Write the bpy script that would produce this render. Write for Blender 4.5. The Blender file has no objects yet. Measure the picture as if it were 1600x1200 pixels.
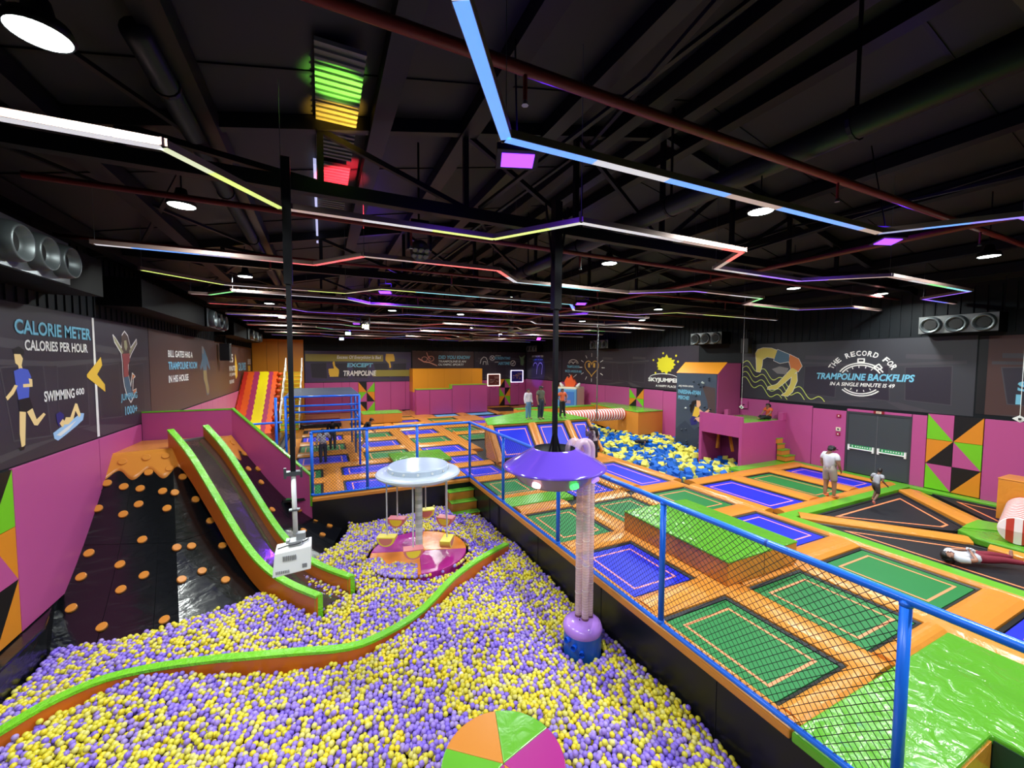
import bpy, math, random
import numpy as np
from mathutils import Vector, Matrix
R_ = math.radians
random.seed(7)
sc = bpy.context.scene
COL = sc.collection
# ------------------------------------------------------------------ camera
CAM_H = 4.3
yaw, pitch, roll = R_(25.25), R_(3.02), R_(.22)
fwd = Vector((math.sin(yaw)*math.cos(pitch), math.cos(yaw)*math.cos(pitch), -math.sin(pitch)))
rgt = Vector((math.cos(yaw), -math.sin(yaw), 0))
upv = rgt.cross(fwd)
r2 = rgt*math.cos(roll)+upv*math.sin(roll)
u2 = -rgt*math.sin(roll)+upv*math.cos(roll)
cd = bpy.data.cameras.new('camera'); cam = bpy.data.objects.new('camera', cd); COL.objects.link(cam)
cam.matrix_world = Matrix(((r2.x, u2.x, -fwd.x, 0), (r2.y, u2.y, -fwd.y, 0), (r2.z, u2.z, -fwd.z, CAM_H), (0, 0, 0, 1)))
cd.sensor_width = 36; cd.lens = 630/1600*36; cd.clip_start = .05; cd.clip_end = 200
sc.camera = cam
# ------------------------------------------------------------------ world, view
w = bpy.data.worlds.new('world'); sc.world = w; w.use_nodes = True
w.node_tree.nodes['Background'].inputs[0].default_value = (.55, .6, .7, 1)
w.node_tree.nodes['Background'].inputs[1].default_value = .05
sc.view_settings.view_transform = 'Standard'; sc.view_settings.look = 'None'
sc.view_settings.exposure = 0.0; sc.view_settings.gamma = 1; sc.view_settings.use_curve_mapping = False
sc.cycles.max_bounces = 6; sc.cycles.diffuse_bounces = 3; sc.cycles.glossy_bounces = 3
sc.cycles.transmission_bounces = 4; sc.cycles.transparent_max_bounces = 8
sc.cycles.caustics_reflective = False; sc.cycles.caustics_refractive = False
sc.cycles.sample_clamp_indirect = 4; sc.cycles.use_light_tree = True
# ------------------------------------------------------------------ lamps (the light of the high bays; the fixtures come below)
LAMPS = [(x, y) for y in (-4.0, -.2, 4.2, 7.9, 13.6, 19.4, 25.2, 31.2) for x in (-1.9, 6.3, 13.6)] + [(17.3, 7.2), (16.2, 17.4), (3.0, 19.4), (3., 31)]
LAMPS = [{(13.6, 4.2): (13.4, 3.7), (-1.9, 4.2): (-1.83, 4.28)}.get(p, p) for p in LAMPS]
LAMPZ = 6.7
LAMP_W = 235
def arealamp(name, loc, size, power, col, aim=None, spread=150, shape='DISK'):
    l = bpy.data.lights.new(name, 'AREA'); l.shape = shape; l.size = size; l.energy = power; l.color = col; l.spread = R_(spread)
    o = bpy.data.objects.new(name, l); o.location = loc; COL.objects.link(o)
    if aim is not None:
        o.rotation_euler = (Vector(aim)-Vector(loc)).to_track_quat('-Z', 'Y').to_euler()
    return o
for x, y in LAMPS:
    arealamp('high_bay_light', (x, y, LAMPZ-.02), .44, LAMP_W, (.93, 1., .96), spread=165)
def spot(name, loc, aim, power, col, ang, blend=.5, rad=.05):
    l = bpy.data.lights.new(name, 'SPOT'); l.energy = power; l.color = col; l.spot_size = R_(ang); l.spot_blend = blend; l.shadow_soft_size = rad
    o = bpy.data.objects.new(name, l); o.location = loc; COL.objects.link(o)
    o.rotation_euler = (Vector(aim)-Vector(loc)).to_track_quat('-Z', 'Y').to_euler()
    return o
# coloured beams of the moving heads thrown up on the roof sheets and on walls
spot('disco_beam_green', (1.0, 5.9, 6.5), (.2, 5.9, 8.1), 1500, (.25, 1, .08), 28, .7)
spot('disco_beam_amber', (1.0, 6.4, 6.5), (.25, 6.7, 8.1), 1100, (1, .6, .05), 30, .7)
spot('disco_beam_red', (1.0, 7.8, 6.5), (.4, 8.8, 8.1), 4000, (1, .03, .05), 32, .7)
spot('disco_beam_blue', (14.9, 33.5, 5.9), (19, 34.3, 3.6), 900, (.08, .05, 1), 34, .4)
spot('disco_beam_purple', (10, 26, 6.1), (14, 25, 8), 300, (.15, .05, 1), 60, .5)
# ------------------------------------------------------------------ materials
MATS = {}
def lin(c):
    return tuple(((v/255)/12.92 if v/255 <= .04045 else ((v/255+.055)/1.055)**2.4) for v in c)
def mat(name, rgb, rough=.4, metal=0., spec=.5, bump=0., bscale=8., emis=None, estr=0., var=0., vscale=2., stretch=(1, 1, 1), coat=0., alpha=1., trans=0.):
    if name in MATS: return MATS[name]
    m = bpy.data.materials.new(name); m.use_nodes = True; nt = m.node_tree
    b = nt.nodes['Principled BSDF']; c = lin(rgb)
    b.inputs['Base Color'].default_value = (*c, 1); b.inputs['Roughness'].default_value = rough; b.inputs['Metallic'].default_value = metal
    b.inputs['Specular IOR Level'].default_value = spec; b.inputs['Coat Weight'].default_value = coat
    b.inputs['Alpha'].default_value = alpha; b.inputs['Transmission Weight'].default_value = trans
    if emis is not None:
        b.inputs['Emission Color'].default_value = (*lin(emis), 1); b.inputs['Emission Strength'].default_value = estr
    if bump or var:
        tc = nt.nodes.new('ShaderNodeTexCoord'); mp = nt.nodes.new('ShaderNodeMapping'); mp.inputs['Scale'].default_value = stretch
        nt.links.new(tc.outputs['Object'], mp.inputs['Vector'])
    if bump:
        n = nt.nodes.new('ShaderNodeTexNoise'); n.inputs['Scale'].default_value = bscale; n.inputs['Detail'].default_value = 4; n.inputs['Distortion'].default_value = .8
        nt.links.new(mp.outputs[0], n.inputs['Vector'])
        bp = nt.nodes.new('ShaderNodeBump'); bp.inputs['Strength'].default_value = bump; bp.inputs['Distance'].default_value = .05
        nt.links.new(n.outputs['Fac'], bp.inputs['Height']); nt.links.new(bp.outputs[0], b.inputs['Normal'])
    if var:
        n = nt.nodes.new('ShaderNodeTexNoise'); n.inputs['Scale'].default_value = vscale; n.inputs['Detail'].default_value = 3
        nt.links.new(mp.outputs[0], n.inputs['Vector'])
        r = nt.nodes.new('ShaderNodeMapRange'); r.inputs[3].default_value = 1-var; r.inputs[4].default_value = 1+var
        nt.links.new(n.outputs['Fac'], r.inputs[0])
        x = nt.nodes.new('ShaderNodeVectorMath'); x.operation = 'SCALE'; x.inputs[0].default_value = c
        nt.links.new(r.outputs[0], x.inputs['Scale']); nt.links.new(x.outputs[0], b.inputs['Base Color'])
    MATS[name] = m; return m
def attr_mat(name, rough=.35, emit=0., inst=False, spec=.5):
    if name in MATS: return MATS[name]
    m = bpy.data.materials.new(name); m.use_nodes = True; nt = m.node_tree; b = nt.nodes['Principled BSDF']
    a = nt.nodes.new('ShaderNodeAttribute'); a.attribute_name = 'col'
    if inst: a.attribute_type = 'INSTANCER'
    b.inputs['Roughness'].default_value = rough; b.inputs['Specular IOR Level'].default_value = spec
    if emit:
        b.inputs['Base Color'].default_value = (.6, .6, .6, 1)
        nt.links.new(a.outputs['Color'], b.inputs['Emission Color']); b.inputs['Emission Strength'].default_value = emit
    else: nt.links.new(a.outputs['Color'], b.inputs['Base Color'])
    MATS[name] = m; return m
ORANGE, GREEN, PINK, BLACK = (210, 134, 50), (98, 172, 42), (172, 60, 124), (14, 14, 17)
M_or = mat('orange_vinyl', ORANGE, .26, bump=.25, bscale=5, var=.06, spec=.45)
M_ors = mat('orange_vinyl_smooth', ORANGE, .32, bump=.06, bscale=2)
M_gr = mat('green_vinyl', GREEN, .24, bump=.25, bscale=4, var=.05, spec=.5)
M_grw = mat('green_vinyl_wrinkled', (90, 158, 42), .18, bump=.6, bscale=4, stretch=(1, 1, 1), spec=.6)
M_pk = mat('magenta_vinyl', (176, 72, 130), .34, bump=.10, bscale=2.5, var=.04, spec=.4)
M_pkm = mat('magenta_panel', (178, 78, 134), .42, bump=.03, bscale=2, spec=.3)
M_bk = mat('black_vinyl', BLACK, .16, bump=.35, bscale=3.5, stretch=(1, 2.2, 2.2), spec=.6)
M_bkm = mat('black_matt', (13, 13, 15), .6)
M_bkp = mat('black_panel', (20, 20, 24), .28, bump=.05, bscale=2, spec=.4)
M_blue = mat('blue_powder_coat', (34, 116, 240), .28, spec=.5)
M_net = mat('black_net_cord', (10, 10, 10), .7)
M_tg = mat('green_trampoline_bed', (32, 118, 58), .5, var=.05, spec=.3)
M_tb = mat('blue_trampoline_bed', (28, 44, 205), .45, var=.05, spec=.3)
M_tk = mat('black_trampoline_bed', (30, 30, 36), .5, spec=.3)
M_tl = mat('light_blue_trampoline_bed', (110, 172, 222), .5, spec=.3)
M_tp = mat('purple_trampoline_bed', (70, 40, 190), .5, spec=.3)
M_line = mat('orange_marking', (248, 140, 92), .5)
M_spring = mat('dark_spring_cover', (15, 22, 24), .35)
M_wallb = mat('black_wall_sheet', (22, 26, 30), .55, spec=.15)
M_roof = mat('roof_sheet', (35, 33, 37), .55, var=.12, vscale=.5, spec=.3)
M_steel = mat('black_painted_steel', (14, 13, 17), .45, spec=.3)
M_red = mat('red_sprinkler_pipe', (128, 42, 42), .4)
M_alu = mat('galvanised_metal', (150, 156, 160), .32, metal=.9)
M_white = mat('white_plastic', (232, 232, 228), .35)
M_print = mat('banner_print', (52, 46, 56), .38, var=.10, vscale=.6, spec=.4)
M_print2 = mat('banner_print_brown', (74, 52, 50), .38, var=.22, vscale=.35, spec=.4)
M_grey = mat('mid_grey_metal', (110, 112, 116), .4, metal=.4)
M_hous = mat('led_housing', (128, 104, 98), .4, metal=.3)
M_led = attr_mat('led_diffuser', .4, emit=1.15)
# ------------------------------------------------------------------ mesh helpers
class MB:
    def __init__(s): s.v = []; s.f = []; s.m = []; s.c = []
    def add(s, vs, fs, mi=0, col=None):
        o = len(s.v); s.v += [tuple(p) for p in vs]; s.f += [tuple(i+o for i in f) for f in fs]; s.m += [mi]*len(fs); s.c += [col]*len(fs); return s
    def box(s, x0, x1, y0, y1, z0, z1, mi=0, col=None):
        return s.add([(x0, y0, z0), (x1, y0, z0), (x1, y1, z0), (x0, y1, z0), (x0, y0, z1), (x1, y0, z1), (x1, y1, z1), (x0, y1, z1)],
                     [(0, 3, 2, 1), (4, 5, 6, 7), (0, 1, 5, 4), (1, 2, 6, 5), (2, 3, 7, 6), (3, 0, 4, 7)], mi, col)
    def quad(s, a, b, c, d, mi=0): return s.add([a, b, c, d], [(0, 1, 2, 3)], mi)
    def prism(s, pts, z0, z1, mi=0, mtop=None, col=None):
        n = len(pts); vs = [(p[0], p[1], z0) for p in pts]+[(p[0], p[1], z1) for p in pts]
        a = sum(pts[i][0]*pts[(i+1) % n][1]-pts[(i+1) % n][0]*pts[i][1] for i in range(n))
        idx = list(range(n)) if a > 0 else list(range(n))[::-1]
        s.add(vs, [], mi); o = len(s.v)-2*n
        s.f.append(tuple(o+i for i in idx[::-1])); s.m.append(mi); s.c.append(col)
        s.f.append(tuple(o+n+i for i in idx)); s.m.append(mi if mtop is None else mtop); s.c.append(col)
        for k in range(n):
            i, j = idx[k], idx[(k+1) % n]; s.f.append((o+i, o+j, o+n+j, o+n+i)); s.m.append(mi); s.c.append(col)
        return s
    def tube(s, pts, r, n=8, mi=0, cap=True, col=None):
        pts = [Vector(p) for p in pts]; rings = []; rr = r if isinstance(r, (list, tuple)) else [r]*len(pts)
        d0 = (pts[1]-pts[0]).normalized(); a = Vector((0, 0, 1)) if abs(d0.z) < .9 else Vector((1, 0, 0)); u = d0.cross(a).normalized()
        for i, p in enumerate(pts):
            d = (pts[min(i+1, len(pts)-1)]-pts[max(i-1, 0)]).normalized(); u = (u-d*u.dot(d)).normalized(); v = d.cross(u)
            rings.append([p+(u*math.cos(2*math.pi*k/n)+v*math.sin(2*math.pi*k/n))*rr[i] for k in range(n)])
        vs = [q for g in rings for q in g]; fs = []
        for i in range(len(pts)-1):
            for k in range(n): fs.append((i*n+k, i*n+(k+1) % n, (i+1)*n+(k+1) % n, (i+1)*n+k))
        if cap: fs += [tuple(range(n))[::-1], tuple((len(pts)-1)*n+k for k in range(n))]
        return s.add(vs, fs, mi, col)
    def lathe(s, prof, cx, cy, n=32, mi=0, mis=None, col=None):
        vs = [(cx+r*math.cos(2*math.pi*k/n), cy+r*math.sin(2*math.pi*k/n), z) for r, z in prof for k in range(n)]
        for i in range(len(prof)-1):
            pass
        fs = [(i*n+k, i*n+(k+1) % n, (i+1)*n+(k+1) % n, (i+1)*n+k) for i in range(len(prof)-1) for k in range(n)]
        s.add(vs, fs, mi, col)
        if mis:
            base = len(s.m)-len(fs)
            for i in range(len(prof)-1):
                for k in range(n): s.m[base+i*n+k] = mis[i]
        return s
    def bar(s, a, b, w, h, mi=0, col=None):
        a, b = Vector(a), Vector(b); d = (b-a).normalized(); up = Vector((0, 0, 1)) if abs(d.z) < .95 else Vector((0, 1, 0))
        u = d.cross(up).normalized(); v = u.cross(d); vs = []
        for p in (a, b):
            for su, sv in ((-1, -1), (1, -1), (1, 1), (-1, 1)): vs.append(p+u*su*w/2+v*sv*h/2)
        return s.add(vs, [(0, 1, 2, 3), (7, 6, 5, 4), (0, 4, 5, 1), (1, 5, 6, 2), (2, 6, 7, 3), (3, 7, 4, 0)], mi, col)
    def dome_pad(s, x0, x1, y0, y1, z0, z1, dome=.035, along='y', mi=0):
        # cushion whose cross-section is rounded; long axis 'along'
        n = 5; prof = [(0, z0), (0, z1-.03)]+[((k/(n+1)), z1-.03+(.03+dome)*math.sin(math.pi*k/(n+1))**.6) for k in range(1, n+1)]+[(1, z1-.03), (1, z0)]
        vs = []
        for e in (0, 1):
            for t, z in prof:
                vs.append((x0+(x1-x0)*t, (y0, y1)[e], z) if along == 'y' else ((x0, x1)[e], y1-(y1-y0)*t, z))
        m = len(prof); fs = [tuple(range(m)), tuple(range(m, 2*m))[::-1]]
        for i in range(m): j = (i+1) % m; fs.append((i, m+i, m+j, j))
        return s.add(vs, fs, mi)
    def build(s, name, mats, parent=None, smooth=False, loc=None, colattr=False, bevel=0):
        me = bpy.data.meshes.new(name); me.from_pydata(s.v, [], s.f)
        if not isinstance(mats, (list, tuple)): mats = [mats]
        for m in mats: me.materials.append(m)
        me.polygons.foreach_set('material_index', s.m)
        if smooth: me.polygons.foreach_set('use_smooth', [True]*len(s.f))
        if colattr:
            a = me.color_attributes.new('col', 'FLOAT_COLOR', 'CORNER'); data = []
            for p, c in zip(s.f, s.c): data += [*(c or (1, 1, 1)), 1.]*len(p)
            a.data.foreach_set('color', data)
        me.update(); o = bpy.data.objects.new(name, me); COL.objects.link(o)
        if parent: o.parent = parent
        if loc: o.location = loc
        if bevel:
            b = o.modifiers.new('bevel', 'BEVEL'); b.width = bevel; b.segments = 2; b.limit_method = 'ANGLE'
        return o
def tag(o, label=None, cat=None, group=None, kind=None):
    if label: o['label'] = label
    if cat: o['category'] = cat
    if group: o['group'] = group
    if kind: o['kind'] = kind
    return o
def empty(name, loc=(0, 0, 0), label=None, cat=None, group=None, kind=None, rz=0):
    o = bpy.data.objects.new(name, None); COL.objects.link(o); o.location = loc; o.rotation_euler = (0, 0, rz); return tag(o, label, cat, group, kind)
def copy_tree(o, parent=None):
    c = o.copy(); COL.objects.link(c); c.parent = parent
    for ch in list(o.children): copy_tree(ch, c)
    return c
def setloc(o, p): o.location = p; return o
def txt(s, frame, u0, u1, z0, z1, m, parent, bold=.02, shear=0., name='lettering', off=.02, fit=True):
    """flat lettering on a wall. frame(u, z, d) -> xyz where u is metres along the wall, d is proud of it; u0 is where the text starts, u1 where it ends"""
    cu = bpy.data.curves.new('t', 'FONT'); cu.body = s; cu.offset = bold*.85; cu.resolution_u = 3; cu.shear = shear; cu.fill_mode = 'FRONT'
    to = bpy.data.objects.new('t', cu); COL.objects.link(to); dg = bpy.context.evaluated_depsgraph_get()
    me = bpy.data.meshes.new_from_object(to.evaluated_get(dg)); bpy.data.objects.remove(to)
    n = len(me.vertices); co = np.empty(n*3); me.vertices.foreach_get('co', co); co = co.reshape(-1, 3)
    mn, mx = co.min(0), co.max(0)
    out = np.empty_like(co)
    for i in range(n):
        t = (co[i, 0]-mn[0])/(mx[0]-mn[0]); h = (co[i, 1]-mn[1])/(mx[1]-mn[1])
        out[i] = frame(u0+(u1-u0)*t, z0+(z1-z0)*h, off)
    me.vertices.foreach_set('co', out.ravel()); me.materials.clear(); me.materials.append(m); me.update()
    me.name = name; o = bpy.data.objects.new(name, me); COL.objects.link(o); o.parent = parent; return o
def flat(pts, frame, m, parent, name='print', off=.012):
    me = bpy.data.meshes.new(name); me.from_pydata([frame(u, z, off) for u, z in pts], [], [tuple(range(len(pts)))]); me.materials.append(m)
    o = bpy.data.objects.new(name, me); COL.objects.link(o); o.parent = parent; return o
def flats(polys, frame, mats, parent, name='print', off=.012):
    mb = MB()
    for k, (mi, pts) in enumerate(polys): mb.add([frame(u, z, off+.0022*k/len(polys)) for u, z in pts], [tuple(range(len(pts)))], mi)
    return mb.build(name, mats, parent)
def stroke(pts, wd, closed=False):
    """polygons (quads) following a polyline in (u, z)"""
    out = []; n = len(pts); rng = range(n if closed else n-1)
    for i in rng:
        a = pts[i]; b = pts[(i+1) % n]; dx, dz = b[0]-a[0], b[1]-a[1]; l = math.hypot(dx, dz) or 1; nx, nz = -dz/l*wd/2, dx/l*wd/2; ex, ez = dx/l*wd*.3, dz/l*wd*.3
        out.append([(a[0]-ex+nx, a[1]-ez+nz), (a[0]-ex-nx, a[1]-ez-nz), (b[0]+ex-nx, b[1]+ez-nz), (b[0]+ex+nx, b[1]+ez+nz)])
    return out
def arc(cu, cz, ru, rz, a0, a1, n=16): return [(cu+ru*math.cos(R_(a0+(a1-a0)*i/n)), cz+rz*math.sin(R_(a0+(a1-a0)*i/n))) for i in range(n+1)]
XL, XR, YB, YF = -4.9, 19.0, 37.0, -6.0
def roofz(x): return 9.5-.215*abs(x-7)
fL = lambda u, z, d=0: (XL+d, u, z)
fR = lambda u, z, d=0: (XR-d, u, z)
fB = lambda u, z, d=0: (u, YB-d, z)
# ------------------------------------------------------------------ the setting: slab, walls, roof
mb = MB().box(XL, XR, YF, YB, -1.9, -1.75); fl = tag(mb.build('floor', mat('concrete_slab', (60, 60, 60), .8)), kind='structure')
# raised deck: orange padded platform in which the trampolines are let in
PIT = (XL, 4.98, YF, 14.12)      # ball pit
mb = MB()
def deckbox(x0, x1, y0, y1, z1=-.13): mb.box(x0, x1, y0, y1, -1.74, z1)
deckbox(6.98, 12.0, YF, 14.6); deckbox(5.02, 6.98, 1.66, 14.6); deckbox(5.02, 6.98, YF, 1.66, -.52); deckbox(12.0, XR-.02, YF, 10.6); deckbox(XL+.02, 12.0, 14.6, YB-.02); deckbox(12.0, XR-.02, 24.3, YB-.02); deckbox(-.35, 5.02, 14.16, 14.6)
deck = tag(mb.build('floor', mat('deck_frame', (30, 24, 20), .6)), kind='structure')
def wall(name, x0, x1, y0, y1, z0=-1.75, z1=9.6, m=M_wallb):
    return tag(MB().box(x0, x1, y0, y1, z0, z1).build(name, m), kind='structure')
wl = wall('wall_left', XL-.2, XL, YF, YB, z1=roofz(XL)+.05); wr = wall('wall_right', XR, XR+.2, YF, YB, z1=roofz(XR)+.05)
wb = tag(MB().add([(XL-.2, YB, -1.75), (XR+.2, YB, -1.75), (XR+.2, YB, 7), (7, YB, 9.55), (XL-.2, YB, 7), (XL-.2, YB+.2, -1.75), (XR+.2, YB+.2, -1.75), (XR+.2, YB+.2, 7), (7, YB+.2, 9.55), (XL-.2, YB+.2, 7)],
         [(0, 1, 2, 3, 4), (9, 8, 7, 6, 5), (0, 5, 6, 1), (1, 6, 7, 2), (2, 7, 8, 3), (3, 8, 9, 4), (4, 9, 5, 0)]).build('wall_back', M_wallb), kind='structure')
wf = wall('wall_front', XL-.2, XR+.2, YF-.2, YF)
rf = MB()
for sx in (-1, 1):
    xe = XL-.2 if sx < 0 else XR+.2
    rf.add([(xe, YF-.2, roofz(xe)), (7, YF-.2, 9.5), (7, YB+.2, 9.5), (xe, YB+.2, roofz(xe)), (xe, YF-.2, roofz(xe)+.1), (7, YF-.2, 9.6), (7, YB+.2, 9.6), (xe, YB+.2, roofz(xe)+.1)],
           [(0, 1, 2, 3), (7, 6, 5, 4), (0, 4, 5, 1), (1, 5, 6, 2), (2, 6, 7, 3), (3, 7, 4, 0)])
ceil = tag(rf.build('ceiling', M_roof), kind='structure')
# corrugated cladding of the upper walls
def ribs(parent, frame, u0, u1, z0, z1, step=.3):
    mb = MB(); u = u0
    while u < u1:
        a, b = frame(u, z0, 0), frame(u+.05, z1, .03); mb.box(min(a[0], b[0]), max(a[0], b[0]), min(a[1], b[1]), max(a[1], b[1]), z0, z1); u += step
    o = mb.build('cladding_rib', M_wallb, parent); o['kind'] = 'stuff'
ribs(wl, fL, YF+.1, YB-.1, 5.35, 6.85); ribs(wr, fR, YF+.1, YB-.1, 5.3, 6.8); ribs(wb, fB, -1.2, 18.8, 5.3, 6.8, .5)
# purlins, made wider to take in their shadow bands, and roof panel joints
pur = MB().box(-.14, .14, YF+.1, YB-.1, -.26, 0).build('purlin_and_shadow', M_steel, ceil)
first = True
for x in (-4.4, -2.9, -1.35, .9, 2.4, 4., 5.5, 6.7, 7.6, 9.2, 10.9, 12.6, 14.3, 16., 17.7):
    o = pur if first else pur.copy()
    if not first: COL.objects.link(o)
    first = False; o.location = (x, 0, roofz(x)-.03)
for y in [YF+.3+2.9*i for i in range(15)]:
    for sx in (-1, 1):
        xe = XL if sx < 0 else XR
        MB().bar((xe, y, roofz(xe)-.012), (7, y, 9.488), .05, .02).build('sheet_joint', M_steel, ceil)
# ribbed insulation panel faces showing between the purlins
# roof truss, repeated
def truss(y, label):
    t = empty('roof_truss', (0, y, 6.93), label, 'truss', 'steel trusses across the hall')
    MB().bar((XL+.02, 0, 0), (XR-.02, 0, 0), .16, .2).build('bottom_chord', M_steel, t)
    for sx in (-1, 1):
        xe = XL+.02 if sx < 0 else XR-.02
        MB().bar((xe, 0, roofz(xe)-6.93-.12), (7, 0, 9.5-6.93-.12), .14, .2).build('top_chord', M_steel, t)
    xs = [XL+.3+(7-XL-.3)*i/5 for i in range(6)]; xs2 = [7+(XR-.3-7)*i/5 for i in range(1, 6)]
    allx = xs+xs2
    for i, x in enumerate(allx):
        h = roofz(x)-6.93-.2
        if .3 < h: MB().bar((x, 0, .05), (x, 0, h), .09, .09).build('web_post', M_steel, t)
        if i < len(allx)-1:
            x2 = allx[i+1]; h2 = roofz(x2)-6.93-.2
            if x2 <= 7.01: MB().bar((x, 0, max(h, .05)), (x2, 0, .08), .08, .08).build('web_brace', M_steel, t)
            else: MB().bar((x, 0, .08), (x2, 0, max(h2, .05)), .08, .08).build('web_brace', M_steel, t)
for y, l in ((1.1, 'black steel roof truss nearest overhead'), (6.95, 'black steel roof truss just in front of the moving head light'), (12.9, 'third black steel roof truss from the front of the hall'), (18.9, 'fourth black steel roof truss over the netted cage'),
             (24.8, 'fifth black steel roof truss, past the foam pit'), (30.8, 'black steel roof truss nearest the back wall')):
    truss(y, l)
# longitudinal bracing angles
br = empty('roof_bracing', (0, 0, 7), 'thin black diagonal bracing rods between the roof trusses', 'bracing')
for y in (1.1, 6.95, 12.9, 18.9, 24.8):
    for x in (-3.9, 2.6, 9.5):
        MB().bar((x, y+.1, .05), (x+2.4, y+5.8, roofz(x+2.4)-7-.35), .07, .05).build('rod', M_steel, br)
        MB().bar((x+2.4, y+.1, roofz(x+2.4)-7-.35), (x, y+5.8, .05), .07, .05).build('rod', M_steel, br)
# the wide dark bands on the roof are the purlins widened for shadow
# sprinkler pipes
def sprinkler(pts, label, heads=(), r=.045, drop=.22):
    t = empty('sprinkler_pipe', pts[0], label, 'pipe', 'red sprinkler pipes under the roof'); o = Vector(pts[0])
    MB().tube([Vector(p)-o for p in pts], r, 8).build('pipe_run', M_red, t, smooth=True)
    for h in heads:
        q = Vector(h)-o; MB().tube([q, q-Vector((0, 0, drop))], .02, 6).build('drop', M_red, t)
        MB().tube([q-Vector((0, 0, drop)), q-Vector((0, 0, drop+.05))], [.015, .035], 6).build('sprinkler_head', M_alu, t)
sprinkler([(-4.8, 3.45, 7.0), (18.8, 3.45, 7.0)], 'red sprinkler pipe crossing nearest overhead with two drop heads', [(1.75, 3.45, 6.95), (6.9, 3.45, 6.95), (12., 3.45, 6.95)], .055)
sprinkler([(-3.3, 7.2, 6.6), (18.8, 7.3, 6.62)], 'red sprinkler pipe crossing behind the yellow green light strip', [(1.45, 7.22, 6.55), (5, 7.23, 6.55), (9, 7.25, 6.55)])
sprinkler([(10.7, -2, 6.82), (10.7, 33, 6.82)], 'long red sprinkler main running down the length of the hall', [], .06)
for i, y in enumerate((10.6, 14.8, 17.9, 22, 26, 29.6, 33)):
    sprinkler([(-4.5, y, 6.66), (18.8, y, 6.66)], '%s red sprinkler branch pipe across the hall, counted from the front' % ('third', 'fourth', 'fifth', 'sixth', 'seventh', 'eighth', 'ninth')[i], [(-1, y, 6.62), (3.2, y, 6.62), (8, y, 6.62), (14, y, 6.62)], .035)
# dark air ducts along the hall
def duct(x, z, r, y0, y1, label):
    t = empty('air_duct', (x, y0, z), label, 'duct'); L = y1-y0
    MB().tube([(0, 0, 0), (0, L, 0)], r, 14).build('duct_tube', mat('dark_duct', (44, 42, 46), .4, metal=.3), t, smooth=True)
    y = .8
    while y < L:
        m = MB().tube([(0, y, 0), (0, y+.05, 0)], r+.02, 14); m.box(-.015, .015, y, y+.04, r, roofz(x)-z-.02) ; m.build('hanger', M_steel, t); y += 3.1
duct(6.4, 7.45, .2, -4, 32, 'dark round pipe slung along the hall in the middle of the roof')
duct(-1.5, 7.35, .12, 5.0, 34, 'dark round pipe along the left side of the roof')
# skylight strip of ribbed sheet that catches the coloured beams
sk = empty('skylight_strip', (.27, 8.6, roofz(.27)), 'ribbed pale roof sheet strip lit green, yellow and red', 'skylight')
for y0, y1 in ((-3.4, -.6), (-.35, 2.6)):
    mb = MB(); y = y0
    mb.box(-.28, .28, y0, y1, -.13, -.11)
    while y < y1-.05: mb.box(-.28, .28, y, y+.05, -.16, -.13); y += .13
    o = mb.build('ribbed_sheet', mat('pale_roof_sheet', (110, 108, 104), .3), sk)
MB().box(-.34, -.29, -.35, 5, -.2, -.1).build('edge_trim', mat('daylight_glow_edge', (210, 215, 235), .4, emis=(200, 205, 255), estr=.8), sk)  # trim glows by its own material, standing in for daylight
# ------------------------------------------------------------------ padding on the deck and the trampolines let into it
def pad(x0, x1, y0, y1, along='y', m=None, dome=.03, top=0.):
    o = MB().dome_pad(x0, x1, y0, y1, -.128, top, dome, along).build('pad', m or M_or, deck); return o
def flatpad(pts, z0=-.128, z1=0., m=None, parent=None, bev=.02, name='pad'):
    o = MB().prism(pts, z0, z1).build(name, m or M_or, parent or deck, bevel=bev); return o
def rect(x0, x1, y0, y1): return [(x0, y0), (x1, y0), (x1, y1), (x0, y1)]
TC = dict(g=(M_tg, 'green'), b=(M_tb, 'blue'), k=(M_tk, 'black'), l=(M_tl, 'light blue'), p=(M_tp, 'purple'))
def inset(pts, d):
    n = len(pts); c = []
    a = sum(pts[i][0]*pts[(i+1) % n][1]-pts[(i+1) % n][0]*pts[i][1] for i in range(n)); s = 1 if a > 0 else -1
    for i in range(n):
        p0, p1, p2 = Vector(pts[i-1]), Vector(pts[i]), Vector(pts[(i+1) % n])
        e1 = (p1-p0).normalized(); e2 = (p2-p1).normalized(); n1 = Vector((-e1.y, e1.x))*s; n2 = Vector((-e2.y, e2.x))*s
        k = 1+n1.dot(n2); c.append(tuple(p1+(n1+n2)*(d/max(k, .25))))
    return c
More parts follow.
